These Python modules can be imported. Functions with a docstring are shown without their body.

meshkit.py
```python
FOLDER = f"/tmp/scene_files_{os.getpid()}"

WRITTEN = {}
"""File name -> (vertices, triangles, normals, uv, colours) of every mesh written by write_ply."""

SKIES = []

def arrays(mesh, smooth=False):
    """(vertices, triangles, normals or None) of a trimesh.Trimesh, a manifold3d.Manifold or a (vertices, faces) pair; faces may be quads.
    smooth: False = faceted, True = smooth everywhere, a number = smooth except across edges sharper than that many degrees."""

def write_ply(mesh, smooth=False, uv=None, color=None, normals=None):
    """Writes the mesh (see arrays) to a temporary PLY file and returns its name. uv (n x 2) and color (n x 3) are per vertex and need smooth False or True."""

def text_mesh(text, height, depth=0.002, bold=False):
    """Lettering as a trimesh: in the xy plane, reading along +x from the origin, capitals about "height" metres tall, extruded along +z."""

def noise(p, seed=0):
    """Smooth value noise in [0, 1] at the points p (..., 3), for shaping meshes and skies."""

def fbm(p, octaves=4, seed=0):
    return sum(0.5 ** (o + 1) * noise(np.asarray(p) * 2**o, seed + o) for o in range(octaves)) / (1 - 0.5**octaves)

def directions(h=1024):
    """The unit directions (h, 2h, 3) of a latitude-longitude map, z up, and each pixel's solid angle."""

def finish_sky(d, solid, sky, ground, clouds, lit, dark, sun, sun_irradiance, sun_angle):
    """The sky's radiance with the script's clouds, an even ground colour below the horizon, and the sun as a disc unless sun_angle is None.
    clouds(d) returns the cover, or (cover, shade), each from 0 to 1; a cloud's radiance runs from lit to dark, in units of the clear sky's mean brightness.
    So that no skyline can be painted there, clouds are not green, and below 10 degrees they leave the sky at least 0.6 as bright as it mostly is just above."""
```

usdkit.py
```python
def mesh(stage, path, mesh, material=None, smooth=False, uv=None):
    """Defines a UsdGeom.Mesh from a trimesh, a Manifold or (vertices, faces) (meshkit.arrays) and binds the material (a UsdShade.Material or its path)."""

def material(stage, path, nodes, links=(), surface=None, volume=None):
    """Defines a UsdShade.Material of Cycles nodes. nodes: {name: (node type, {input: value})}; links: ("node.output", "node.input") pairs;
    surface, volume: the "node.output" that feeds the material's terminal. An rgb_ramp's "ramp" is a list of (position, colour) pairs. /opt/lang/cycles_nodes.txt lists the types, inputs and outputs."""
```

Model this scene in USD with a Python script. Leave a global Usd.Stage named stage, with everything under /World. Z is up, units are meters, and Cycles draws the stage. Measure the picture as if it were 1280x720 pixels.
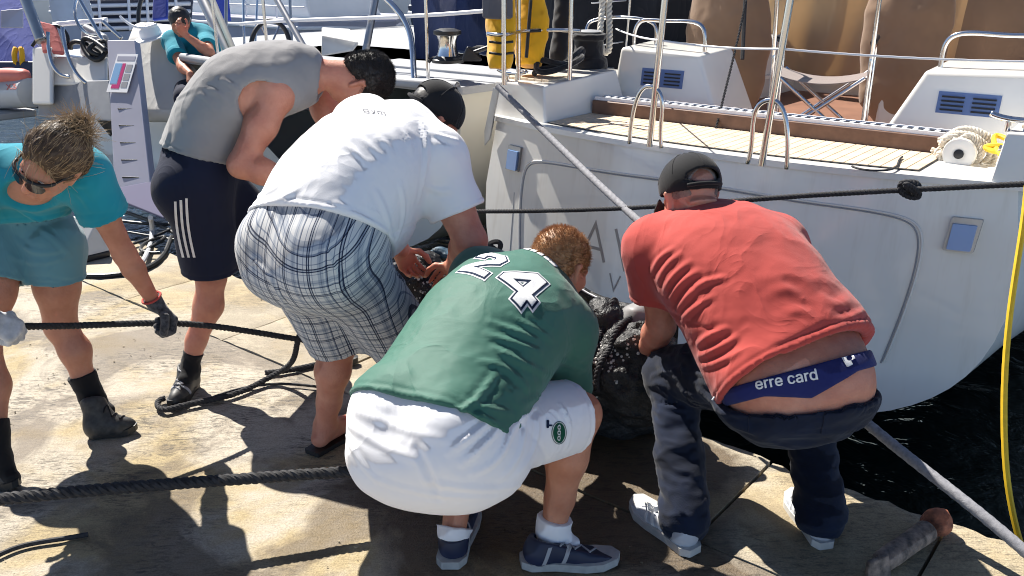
import math, random
import numpy as np, trimesh, manifold3d, shapely, shapely.geometry as sg
from scipy.interpolate import PchipInterpolator, CubicSpline
import usdkit, meshkit
from pxr import Usd, UsdGeom, UsdLux, UsdShade, Gf, Sdf, Vt

random.seed(7); RNG = np.random.default_rng(11)
stage = Usd.Stage.CreateInMemory()
UsdGeom.SetStageUpAxis(stage, UsdGeom.Tokens.z); UsdGeom.SetStageMetersPerUnit(stage, 1.0)
UsdGeom.Xform.Define(stage, '/World'); UsdGeom.Scope.Define(stage, '/World/Looks')
A = np.array
def nrm(v): v = np.asarray(v, float); return v / np.linalg.norm(v)

# ------------------------------------------------------------------ camera, sky, sun, exposure
PITCH, FPX, CAM = math.radians(20.0), 1108.0, A([0, 0, 1.75])
cam = UsdGeom.Camera.Define(stage, '/World/camera')
cam.CreateHorizontalApertureAttr(36.0); cam.CreateVerticalApertureAttr(20.25)
cam.CreateFocalLengthAttr(36.0 * FPX / 1280); cam.CreateClippingRangeAttr(Gf.Vec2f(0.05, 500))
cam.AddTranslateOp().Set(Gf.Vec3d(*CAM)); cam.AddRotateXOp().Set(90 - math.degrees(PITCH))
EXPOSURE = 1.1
cam.CreateExposureAttr(EXPOSURE)
SUN = nrm([-0.62 * 0.85, 0.78 * 0.85, 1.0])              # direction towards the sun
SUN_EL, SUN_ROT = math.asin(SUN[2]), math.atan2(SUN[0], SUN[1])
usdkit.material(stage, '/World/Looks/sky_light', {
    's': ('sky_texture', {'sky_type': 'single_scattering', 'sun_disc': False, 'aerosol_density': 0.3, 'air_density': 0.6, 'sun_elevation': SUN_EL, 'sun_rotation': SUN_ROT}),
    'b': ('background_shader', {'strength': 0.062})}, [('s.color', 'b.color')], surface='b.background')
dome = UsdLux.DomeLight.Define(stage, '/World/sky')
UsdShade.MaterialBindingAPI.Apply(dome.GetPrim()).Bind(UsdShade.Material.Get(stage, '/World/Looks/sky_light'))
dome.GetPrim().SetCustomDataByKey('kind', 'structure')
sun = UsdLux.DistantLight.Define(stage, '/World/sun')
sun.CreateIntensityAttr(1.25); sun.CreateAngleAttr(0.53); sun.CreateColorAttr(Gf.Vec3f(1.0, 0.95, 0.87)); sun.CreateNormalizeAttr(True)
def look_rot(zaxis):
    z = nrm(zaxis); x = nrm(np.cross([0, 0, 1], z)); y = np.cross(z, x)
    return Gf.Matrix4d(*x, 0, *y, 0, *z, 0, 0, 0, 0, 1)
sun.AddTransformOp().Set(look_rot(SUN))

# ------------------------------------------------------------------ surveying: a sight line taken at depth t, the quay axes
CP, SP = math.cos(PITCH), math.sin(PITCH)
def ray(px, py):
    x, y = (px - 640) / FPX, (360 - py) / FPX
    return A([x, CP + y * SP, -SP + y * CP])
def P(px, py, t): return CAM + t * ray(px, py)
def G(px, py, z=0.0):
    d = ray(px, py); return CAM + d * (z - CAM[2]) / d[2]
E = nrm([0.78, -0.626, 0]); N = nrm([0.626, 0.78, 0]); Z = A([0, 0, 1.0])
EDGE = 2.87                                             # the quay's edge is N.p = EDGE
def Q(s, c, z): return E * s + N * c + Z * z            # along the quay, outward, up

def along(a, b, t): return A(a) + (A(b) - A(a)) * t
# ------------------------------------------------------------------ scene helpers
LOOK = {}
def mat(name, nodes, links=(), surface='p.BSDF'):
    LOOK[name] = usdkit.material(stage, '/World/Looks/' + name, nodes, links, surface=surface); return name
def plain(name, col, rough=0.5, metal=0.0, spec=0.5, var=0.0, vscale=6.0, bump=0.0, bscale=60.0, col2=None, coat=0.0, sheen=0.0, trans=0.0, sss=0.0, detail=4, crease=0.0, cscale=11):
    nodes = {'p': ('principled_bsdf', {'base_color': col, 'roughness': rough, 'metallic': metal, 'specular_ior_level': spec, 'coat_weight': coat, 'sheen_weight': sheen,
                                       'subsurface_weight': sss, 'subsurface_scale': 0.012})}
    links = []
    nodes['tc'] = ('texture_coordinate', {})
    if var > 0 or col2 is not None:
        c2 = col2 if col2 is not None else tuple(c * (1 - var) for c in col)
        nodes['n'] = ('noise_texture', {'scale': vscale, 'detail': detail, 'roughness': 0.6})
        nodes['r'] = ('rgb_ramp', {'ramp': [(0.32, c2), (0.66, col)]})
        links += [('tc.object', 'n.vector'), ('n.fac', 'r.fac'), ('r.color', 'p.base_color')]
    if bump > 0:
        nodes['bn'] = ('noise_texture', {'scale': bscale, 'detail': 3, 'roughness': 0.6})
        nodes['b'] = ('bump', {'strength': 1.0, 'distance': bump})
        links += [('tc.object', 'bn.vector'), ('bn.fac', 'b.height'), ('b.normal', 'p.normal')]
    if crease > 0:
        nodes['cn'] = ('noise_texture', {'scale': cscale, 'detail': 5, 'roughness': 0.55, 'distortion': 1.6, 'type': 'ridged_multifractal', 'offset': 0.9, 'gain': 1.2}); nodes['cm'] = ('mapping', {'scale': (1, 1, .55), 'rotation': (.4, .3, .5)})
        nodes['cb'] = ('bump', {'strength': 1.0, 'distance': crease}); links += [('tc.object', 'cm.vector'), ('cm.vector', 'cn.vector'), ('cn.fac', 'cb.height')]
        links = [q for q in links if q != ('b.normal', 'p.normal')] + [('cb.normal', 'p.normal')] + ([('b.normal', 'cb.normal')] if bump > 0 else [])
    surf = 'p.BSDF'
    if trans > 0:
        nodes['t'] = ('translucent_bsdf', {'color': col}); nodes['m'] = ('mix_closure', {'fac': trans})
        links += [('p.BSDF', 'm.closure1'), ('t.BSDF', 'm.closure2')]; surf = 'm.closure'
    return mat(name, nodes, links, surf)

USED = {}
def unique(parent, name):
    k = (parent, name); n = USED.get(k, 0); USED[k] = n + 1
    return name if n == 0 else f'{name}_{n:03d}'
class Thing:
    def __init__(self, path, loc): self.path, self.loc = path, A(loc, float)
def tag(prim, label=None, cat=None, group=None, kind=None):
    for k, v in (('label', label), ('category', cat), ('group', group), ('kind', kind)):
        if v: prim.SetCustomDataByKey(k, v)
def thing(name, label, cat, loc=(0, 0, 0), group=None, kind=None):
    p = '/World/' + unique('/World', name)
    x = UsdGeom.Xform.Define(stage, p); x.AddTranslateOp().Set(Gf.Vec3d(*map(float, loc)))
    tag(x.GetPrim(), label, cat, group, kind)
    return Thing(p, loc)
def V(m):
    if hasattr(m, 'to_mesh'):
        q = m.to_mesh(); return np.array(q.vert_properties[:, :3], float), np.array(q.tri_verts)
    if isinstance(m, (tuple, list)): return A(m[0], float), A(m[1], int)
    return np.array(m.vertices), np.array(m.faces)
def part(parent, name, mesh, material, smooth=35, label=None, uv=None, kind=None):
    """One mesh, given in world coordinates, under a thing or a part; under /World when parent is None."""
    v, f = V(mesh)
    base = parent.path if parent else '/World'; loc = parent.loc if parent else np.zeros(3)
    p = base + '/' + unique(base, name)
    usdkit.mesh(stage, p, (v - loc, f), LOOK[material], smooth=smooth, uv=uv)
    tag(stage.GetPrimAtPath(p), label, kind=kind)
    return Thing(p, loc)
def solo(name, mesh, material, label=None, cat=None, group=None, kind=None, smooth=35, uv=None):
    """A thing that is one mesh."""
    t = part(None, name, mesh, material, smooth, uv=uv); tag(stage.GetPrimAtPath(t.path), label, cat, group, kind); return t

# ------------------------------------------------------------------ mesh helpers
def cat_(ms):
    vs, fs, o = [], [], 0
    for m in ms:
        v, f = V(m)
        if f.shape[1] == 4: f = np.vstack([f[:, [0, 1, 2]], f[:, [0, 2, 3]]])
        vs.append(v); fs.append(f + o); o += len(v)
    return np.vstack(vs), np.vstack(fs)
def spline(pts, n=40):
    pts = A(pts, float)
    if len(pts) < 3: return pts[0] + (pts[-1] - pts[0]) * np.linspace(0, 1, n)[:, None]
    d = np.r_[0, np.cumsum(np.linalg.norm(np.diff(pts, axis=0), axis=1) ** 0.6)]
    return CubicSpline(d, pts)(np.linspace(0, d[-1], n))
def frames(p):
    t = np.gradient(p, axis=0); t /= np.linalg.norm(t, axis=1, keepdims=True) + 1e-12
    a = np.cross(t[0], [0, 0, 1.0] if abs(t[0][2]) < 0.9 else [1.0, 0, 0]); out = []
    for k in range(len(p)):
        a = a - t[k] * (a @ t[k]); a /= np.linalg.norm(a) + 1e-12; out.append(a)
    a = A(out); return t, a, np.cross(t, a)
def tube(pts, r, sides=10, n=None, cap=True):
    p = A(pts, float) if n is None else spline(pts, n)
    _, a, b = frames(p); ang = np.arange(sides) * 2 * np.pi / sides
    r = np.broadcast_to(r, (len(p),))[:, None, None]
    v = (p[:, None] + r * (np.cos(ang)[None, :, None] * a[:, None] + np.sin(ang)[None, :, None] * b[:, None])).reshape(-1, 3)
    i, j = np.meshgrid(np.arange(len(p) - 1), np.arange(sides), indexing='ij')
    q = np.stack([i * sides + j, i * sides + (j + 1) % sides, (i + 1) * sides + (j + 1) % sides, (i + 1) * sides + j], -1).reshape(-1, 4)
    f = np.vstack([q[:, [0, 1, 2]], q[:, [0, 2, 3]]])
    if cap:
        m = len(v); v = np.vstack([v, p[0], p[-1]]); k = np.arange(sides); e = (len(p) - 1) * sides
        f = np.vstack([f, np.c_[np.full(sides, m), (k + 1) % sides, k], np.c_[np.full(sides, m + 1), e + k, e + (k + 1) % sides]])
    return v, f
def twisted(pts, r, pitch=0.09, strands=3, n=None, per=10):
    """A laid rope: strands wound round a centre line."""
    p = spline(pts, 400); L = np.r_[0, np.cumsum(np.linalg.norm(np.diff(p, axis=0), axis=1))]
    m = max(24, int(L[-1] / pitch * per)); u = np.linspace(0, L[-1], m)
    p = np.stack([np.interp(u, L, p[:, k]) for k in range(3)], 1); _, a, b = frames(p)
    out = []
    for k in range(strands):
        th = (u / pitch * 2 * np.pi + k * 2 * np.pi / strands)[:, None]
        out.append(tube(p + 0.5 * r * (np.cos(th) * a + np.sin(th) * b), 0.56 * r, 7))
    return cat_(out)
def braided(pts, r, n=220):
    """A braided rope: a tube whose surface carries the diamond relief of its plaits."""
    p = spline(pts, 400); L = np.r_[0, np.cumsum(np.linalg.norm(np.diff(p, axis=0), axis=1))]
    m = int(L[-1] / (r * 0.35)); u = np.linspace(0, L[-1], m); S = 16
    p = np.stack([np.interp(u, L, p[:, k]) for k in range(3)], 1); _, a, b = frames(p)
    ang = np.arange(S) * 2 * np.pi / S
    ph = u[:, None] / (r * 2.2) * 2 * np.pi
    h = 0.10 * (np.abs(np.sin(ph / 2 + ang[None] * 2)) * np.abs(np.sin(ph / 2 - ang[None] * 2)))
    rr = (r * (0.93 + h))[..., None]
    v = (p[:, None] + rr * (np.cos(ang)[None, :, None] * a[:, None] + np.sin(ang)[None, :, None] * b[:, None])).reshape(-1, 3)
    i, j = np.meshgrid(np.arange(m - 1), np.arange(S), indexing='ij')
    q = np.stack([i * S + j, i * S + (j + 1) % S, (i + 1) * S + (j + 1) % S, (i + 1) * S + j], -1).reshape(-1, 4)
    return v, np.vstack([q[:, [0, 1, 2]], q[:, [0, 2, 3]]])
def hullpts(p):
    h = trimesh.convex.convex_hull(A(p, float)); return np.array(h.vertices), np.array(h.faces)
_BALL = trimesh.creation.icosphere(1).vertices
def obox(frame, lo, hi, r=0.0):
    """A box with rounded edges; frame maps local (u, v, z) rows to world."""
    lo, hi = A(lo, float), A(hi, float); r = min(r, 0.49 * (hi - lo).min())
    c = A([[x, y, z] for x in (lo[0] + r, hi[0] - r) for y in (lo[1] + r, hi[1] - r) for z in (lo[2] + r, hi[2] - r)])
    p = c if r == 0 else (c[:, None] + r * _BALL[None]).reshape(-1, 3)
    v, f = hullpts(p); return frame(v), f
def wedge(frame, pts, r=0.015):
    """Convex solid with rounded edges round given local points."""
    p = (A(pts, float)[:, None] + r * _BALL[None]).reshape(-1, 3); v, f = hullpts(p); return frame(v), f
def world(v): return v
def turned(base, axis, profile, n=24):
    """A turned solid: profile of (radius, height along axis)."""
    ax = nrm(axis); x = nrm(np.cross(ax, [0, 0, 1] if abs(ax[2]) < 0.9 else [1, 0, 0])); y = np.cross(ax, x)
    ang = np.arange(n) * 2 * np.pi / n; pr = A(profile, float)
    v = (A(base) + pr[:, None, 1, None] * ax + pr[:, None, 0, None] * (np.cos(ang)[None, :, None] * x + np.sin(ang)[None, :, None] * y)).reshape(-1, 3)
    i, j = np.meshgrid(np.arange(len(pr) - 1), np.arange(n), indexing='ij')
    q = np.stack([i * n + j, i * n + (j + 1) % n, (i + 1) * n + (j + 1) % n, (i + 1) * n + j], -1).reshape(-1, 4)
    f = np.vstack([q[:, [0, 1, 2]], q[:, [0, 2, 3]]])
    m = len(v); v = np.vstack([v, A(base) + pr[0, 1] * ax, A(base) + pr[-1, 1] * ax]); k = np.arange(n); e = (len(pr) - 1) * n
    f = np.vstack([f, np.c_[np.full(n, m), (k + 1) % n, k], np.c_[np.full(n, m + 1), e + k, e + (k + 1) % n]])
    return v, f
def sheet(frame, poly, thick=0.008, size=0.05, disp=None):
    """A cloth or panel of polygon POLY (local x, y), thick along local z, then displaced by disp(x, y)."""
    m = trimesh.creation.extrude_polygon(poly, thick, engine='earcut')
    v, f = trimesh.remesh.subdivide_to_size(m.vertices, m.faces, size, max_iter=9)
    v = np.array(v)
    if disp is not None: v[:, 2] += disp(v[:, 0], v[:, 1])
    m = trimesh.Trimesh(v, f); m.merge_vertices(); return frame(np.array(m.vertices)), np.array(m.faces)
def rrect(x0, y0, x1, y1, r): return sg.box(x0 + r, y0 + r, x1 - r, y1 - r).buffer(r, quad_segs=6)
def axes(o, x, y, z):
    o, x, y, z = A(o), A(x), A(y), A(z); return lambda v: o + v[:, :1] * x + v[:, 1:2] * y + v[:, 2:3] * z
def decal(target, mesh2d, origin, xd, yd, lift=0.0025, size=0.012, back=1.0):
    """Flat print or applique laid on the surface TARGET: mesh2d (local x, y, z) is projected along -(xd x yd)."""
    v, f = V(mesh2d); v, f = trimesh.remesh.subdivide_to_size(v, f, size, max_iter=9); v = np.array(v)
    m = trimesh.Trimesh(v, f); m.merge_vertices(); v, f = np.array(m.vertices), np.array(m.faces)
    xd, yd = nrm(xd), nrm(yd); zd = np.cross(xd, yd)
    o = A(origin) + v[:, :1] * xd + v[:, 1:2] * yd + back * zd
    T = target if isinstance(target, trimesh.Trimesh) else trimesh.Trimesh(*V(target), process=False)
    loc, ri, ti = T.ray.intersects_location(o, np.tile(-zd, (len(o), 1)), multiple_hits=False)
    out = np.full((len(v), 3), np.nan); out[ri] = loc
    bad = np.isnan(out[:, 0])
    if bad.all(): return None
    if bad.any():
        from scipy.spatial import cKDTree
        good = np.where(~bad)[0]; _, k = cKDTree(v[good][:, :2]).query(v[bad][:, :2]); dz = ((out[good[k]] - o[good[k]]) @ zd)[:, None]
        out[bad] = o[bad] + dz * zd
    zr = v[:, 2] / max(v[:, 2].max(), 1e-9)
    return out + zd * (lift * (0.15 + 0.85 * zr))[:, None], f
def flat(poly, depth=0.002):
    ms = [trimesh.creation.extrude_polygon(g, depth, engine='earcut') for g in getattr(poly, 'geoms', [poly])]
    return cat_(ms)
def text2(t, h, bold=False): m = meshkit.text_mesh(t, h, bold=bold); return np.array(m.vertices), np.array(m.faces)
def moved(m, d=(0, 0, 0), sx=1.0, sy=1.0):
    v, f = V(m); return v * A([sx, sy, 1]) + A(d, float), f

# ------------------------------------------------------------------ sculpting: smooth unions of limbs on a grid, skinned by surface nets
def cone(a, b, ra, rb):
    a, b = A(a, float), A(b, float); d = b - a; L2 = max(d @ d, 1e-9); r = max(ra, rb)
    def fn(X, Y, Zc):
        t = np.clip(((X - a[0]) * d[0] + (Y - a[1]) * d[1] + (Zc - a[2]) * d[2]) / L2, 0, 1)
        return np.sqrt((X - a[0] - t * d[0]) ** 2 + (Y - a[1] - t * d[1]) ** 2 + (Zc - a[2] - t * d[2]) ** 2) - (ra + (rb - ra) * t)
    return fn, np.minimum(a, b) - r, np.maximum(a, b) + r
def ell(c, R, rad):
    """Ellipsoid: R rows are its axes."""
    c, R, rad = A(c, float), A(R, float), A(rad, float); ext = np.abs(R.T * rad).sum(1)
    def fn(X, Y, Zc):
        x, y, z = X - c[0], Y - c[1], Zc - c[2]; k0 = k1 = 0
        for i in range(3):
            q = (x * R[i, 0] + y * R[i, 1] + z * R[i, 2]) / rad[i]; k0 = k0 + q * q; k1 = k1 + (q / rad[i]) ** 2
        k0 = np.sqrt(k0); return k0 * (k0 - 1) / np.maximum(np.sqrt(k1), 1e-6)
    return fn, c - ext, c + ext
def loft(C, Rt, a, b, n=14, capf=0.55):
    """A trunk of elliptic sections: centres C, right vectors Rt, half widths a, half depths b."""
    C, Rt, a, b = A(C, float), A(Rt, float), A(a, float), A(b, float)
    L = np.r_[0, np.cumsum(np.linalg.norm(np.diff(C, axis=0), axis=1))]; u = np.linspace(0, L[-1], n)
    C, Rt, a, b = (PchipInterpolator(L, q, axis=0)(u) for q in (C, Rt, a, b))
    r = np.maximum(a, b).max()
    def fn(X, Y, Zc):
        X, Y, Zc = (q.astype(np.float32) for q in np.broadcast_arrays(X, Y, Zc)); best = None
        for i in range(n - 1):
            d = C[i + 1] - C[i]
            t = np.clip(((X - C[i, 0]) * d[0] + (Y - C[i, 1]) * d[1] + (Zc - C[i, 2]) * d[2]) / (d @ d), 0, 1)
            q = (X - C[i, 0] - t * d[0]) ** 2 + (Y - C[i, 1] - t * d[1]) ** 2 + (Zc - C[i, 2] - t * d[2]) ** 2
            if best is None: best, g = q, t.copy()
            else:
                m = q < best; best = np.where(m, q, best); g = np.where(m, t + i, g)
        i = np.minimum(g.astype(int), n - 2); t = g - i
        lerp = lambda q: q[i] + (q[i + 1] - q[i]) * (t[..., None] if q.ndim > 1 else t)
        c, R_ = lerp(C), lerp(Rt); T_ = np.gradient(C, axis=0); T_ = lerp(T_)
        T_ /= np.linalg.norm(T_, axis=-1, keepdims=True); R_ = R_ - T_ * (R_ * T_).sum(-1, keepdims=True); R_ /= np.linalg.norm(R_, axis=-1, keepdims=True)
        D_ = np.cross(R_, T_); q = np.stack([X, Y, Zc], -1) - c; aa, bb = lerp(a), lerp(b); cc = capf * np.minimum(aa, bb)
        uu, vv, ww = (q * R_).sum(-1), (q * D_).sum(-1), (q * T_).sum(-1)
        k0 = np.sqrt((uu / aa) ** 2 + (vv / bb) ** 2 + (ww / cc) ** 2); k1 = np.sqrt((uu / aa ** 2) ** 2 + (vv / bb ** 2) ** 2 + (ww / cc ** 2) ** 2)
        return k0 * (k0 - 1) / np.maximum(k1, 1e-6)
    fn.coarse = True
    return fn, C.min(0) - r, C.max(0) + r
class Clay:
    def __init__(self, lo, hi, h):
        self.lo, self.h = A(lo, float), h; self.n = np.ceil((A(hi) - self.lo) / h).astype(int) + 1
        self.ax = [(self.lo[k] + h * np.arange(self.n[k])).astype(np.float32) for k in range(3)]
        self.F = np.full(self.n, 0.15, np.float32)
    def _win(self, lo, hi, m):
        i0 = np.clip(np.floor((A(lo) - m - self.lo) / self.h).astype(int), 0, self.n); i1 = np.clip(np.ceil((A(hi) + m - self.lo) / self.h).astype(int) + 1, 0, self.n)
        return tuple(slice(a, b) for a, b in zip(i0, i1))
    def _xyz(self, s): return self.ax[0][s[0]][:, None, None], self.ax[1][s[1]][None, :, None], self.ax[2][s[2]][None, None, :]
    def add(self, prims, k=0.03, infl=0.0):
        for fn, lo, hi in (prims if isinstance(prims, list) else [prims]):
            s = self._win(lo, hi, k + 0.03 + max(infl, 0))
            if any(q.stop <= q.start for q in s): continue
            d = (self._eval(fn, s) - infl).astype(np.float32); f = self.F[s]; h = np.maximum(k - np.abs(f - d), 0) / max(k, 1e-6)
            self.F[s] = np.minimum(f, d) - h * h * k / 4
        return self
    def _eval(self, fn, s, m=3):
        """The trunk's field is smooth: sampled at every third node and interpolated."""
        if not getattr(fn, 'coarse', False): return fn(*self._xyz(s))
        ax = [self.ax[k][s[k]] for k in range(3)]; co = [a[0] + self.h * m * np.arange(int(np.ceil((len(a) - 1) / m)) + 1) for a in ax]
        q = fn(co[0][:, None, None].astype(np.float32), co[1][None, :, None].astype(np.float32), co[2][None, None, :].astype(np.float32)).astype(np.float32)
        for k in range(3):
            n = len(ax[k]); t = np.arange(n) / m; i = np.minimum(t.astype(int), max(q.shape[k] - 2, 0)); w = (t - i).astype(np.float32); sh = [1, 1, 1]; sh[k] = n; w = w.reshape(sh)
            q = np.take(q, i, k) * (1 - w) + np.take(q, np.minimum(i + 1, q.shape[k] - 1), k) * w
        return q
    def cut(self, prims, k=0.01, infl=0.0):
        for fn, lo, hi in (prims if isinstance(prims, list) else [prims]):
            s = self._win(lo, hi, k + 0.02 + max(infl, 0)); d = -(fn(*self._xyz(s)) - infl).astype(np.float32); f = self.F[s]
            h = np.maximum(k - np.abs(f - d), 0) / max(k, 1e-6); self.F[s] = np.maximum(f, d) + h * h * k / 4
        return self
    def plane(self, p, n):
        """Keeps what lies behind the plane through p with outward normal n."""
        n = nrm(n); X, Y, Zc = self._xyz((slice(None),) * 3)
        self.F = np.maximum(self.F, ((X - p[0]) * n[0] + (Y - p[1]) * n[1] + (Zc - p[2]) * n[2]).astype(np.float32)); return self
    def join(self, other, k=0.02):
        h = np.maximum(k - np.abs(self.F - other.F), 0) / k; self.F = np.minimum(self.F, other.F) - h * h * k / 4; return self
    def hollow(self, inner, planes, gap=0.006, depth=0.05):
        """Opens the cloth at its hems: takes the body (inner clay) out, but only near the given hem planes."""
        X, Y, Zc = self._xyz((slice(None),) * 3)
        for p, n in planes:
            n = nrm(n); d = -((X - p[0]) * n[0] + (Y - p[1]) * n[1] + (Zc - p[2]) * n[2])
            self.F = np.maximum(self.F, -(inner.F - gap + 1.2 * np.maximum(0, d - depth) + 3 * np.maximum(0, -d - 0.03)).astype(np.float32))
        return self
    def wobble(self, amp, scale, seed=0):
        """Uneven surface."""
        s = np.abs(self.F) < 4 * amp + 2 * self.h; i = np.argwhere(s); p = self.lo + i * self.h
        self.F[s] += (amp * 2 * (meshkit.fbm(p * scale, 3, seed) - 0.5)).astype(np.float32); return self
    def clip(self, fn):
        """Keeps the part where fn(points) < 0."""
        X, Y, Zc = np.broadcast_arrays(*self._xyz((slice(None),) * 3)); self.F = np.maximum(self.F, fn(np.stack([X, Y, Zc], -1)).astype(np.float32)); return self
    def skin(self):
        F, n = self.F, self.n; F[[0, -1]] = 0.1; F[:, [0, -1]] = 0.1; F[:, :, [0, -1]] = 0.1
        inside = F < 0; c = np.zeros(n - 1, np.int8)
        for d in np.ndindex(2, 2, 2): c += inside[d[0]:n[0] - 1 + d[0], d[1]:n[1] - 1 + d[1], d[2]:n[2] - 1 + d[2]]
        idx = np.argwhere((c > 0) & (c < 8)); ids = np.full(n - 1, -1, np.int64); ids[tuple(idx.T)] = np.arange(len(idx))
        val = {d: F[tuple((idx + d).T)] for d in np.ndindex(2, 2, 2)}
        s, w = np.zeros((len(idx), 3)), np.zeros(len(idx))
        for k in range(3):
            for d in np.ndindex(2, 2, 2):
                if d[k]: continue
                e = list(d); e[k] = 1; a, b = val[d], val[tuple(e)]; m = (a < 0) != (b < 0)
                t = np.where(m, a / np.where(m, a - b, 1), 0); q = np.tile(A(d, float), (len(idx), 1)); q[:, k] += t
                s += q * m[:, None]; w += m
        v = self.lo + (idx + s / w[:, None]) * self.h; faces = []
        for k in range(3):
            i, j = [(1, 2), (2, 0), (0, 1)][k]
            a = inside[tuple(slice(0, n[q] - 1) if q == k else slice(1, n[q] - 1) for q in range(3))]
            b = inside[tuple(slice(1, n[q]) if q == k else slice(1, n[q] - 1) for q in range(3))]
            e = np.argwhere(a != b); fl = a[tuple(e.T)]; off = A([0 if q == k else 1 for q in range(3)]); e = e + off
            def at(di, dj):
                q = e.copy(); q[:, i] -= di; q[:, j] -= dj; return ids[tuple(q.T)]
            q = np.stack([at(1, 1), at(0, 1), at(0, 0), at(1, 0)], 1); q[~fl] = q[~fl][:, ::-1]; faces.append(q)
        q = np.vstack(faces); q = q[(q >= 0).all(1)]
        return v, np.vstack([q[:, [0, 1, 2]], q[:, [0, 2, 3]]])
def bounds(prims, m=0.04):
    return np.min([p[1] for p in prims], 0) - m, np.max([p[2] for p in prims], 0) + m
def relax(v, f, n=2, lam=0.5):
    import scipy.sparse as sp
    i = np.r_[f[:, 0], f[:, 1], f[:, 2], f[:, 1], f[:, 2], f[:, 0]]; j = np.r_[f[:, 1], f[:, 2], f[:, 0], f[:, 0], f[:, 1], f[:, 2]]
    W = sp.csr_matrix((np.ones(len(i)), (i, j)), (len(v), len(v))); W.data[:] = 1; d = np.maximum(np.asarray(W.sum(1)).ravel(), 1)[:, None]
    for k in range(n):
        v = v + lam * ((W @ v) / d - v); v = v - 0.52 * ((W @ v) / d - v) if k % 2 else v
    return v, f
def normals(v, f): return meshkit.arrays((v, f), True)[2]
def folds(mesh, lines, default_w=0.010, default_amp=0.006, gain=0.62):
    """Creases of cloth: each line (two or more sighted points, amplitude, width) is dropped onto the cloth and raised there with a dip on each side."""
    v, f = mesh; T = trimesh.Trimesh(v, f, process=False); nn = normals(v, f); d_all = np.zeros(len(v))
    from scipy.spatial import cKDTree
    for ln in lines:
        pts, amp, w = ln[0], (ln[1] if len(ln) > 1 else default_amp), (ln[2] if len(ln) > 2 else default_w)
        pp = spline([(a, b, 0) for a, b in pts], 26)[:, :2]; dirs = A([ray(a, b) for a, b in pp])
        loc, ri, _ = T.ray.intersects_location(np.tile(CAM, (len(dirs), 1)), dirs, multiple_hits=False)
        if len(loc) < 3: continue
        o = np.argsort(ri); loc, ri = loc[o], ri[o]
        runs = np.split(np.arange(len(loc)), np.where(np.linalg.norm(np.diff(loc, axis=0), axis=1) > .035)[0] + 1); o = max(runs, key=len); loc, ri = loc[o], ri[o]
        if len(loc) < 3: continue
        env = np.sin(np.pi * (0.08 + 0.84 * ri / 25.0)) ** 0.7
        d, k = cKDTree(loc).query(v, distance_upper_bound=4 * w); ok = np.isfinite(d); g = d[ok] / w
        d_all[ok] += gain * amp * env[k[ok]] * (np.exp(-g ** 2) - 0.45 * np.exp(-((g - 1.7) ** 2) * 1.2))
    return v + nn * d_all[:, None], f
def wrinkle(mesh, amp, scale, seed=0, stretch=(1, 1, 1), ridged=False):
    v, f = mesh; nn = normals(v, f); q = meshkit.fbm(v * A(stretch) * scale, 3, seed)
    q = (1 - np.abs(2 * q - 1)) ** 2 - 0.5 if ridged else q - 0.5
    return v + nn * (amp * 2 * q)[:, None], f
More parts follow.
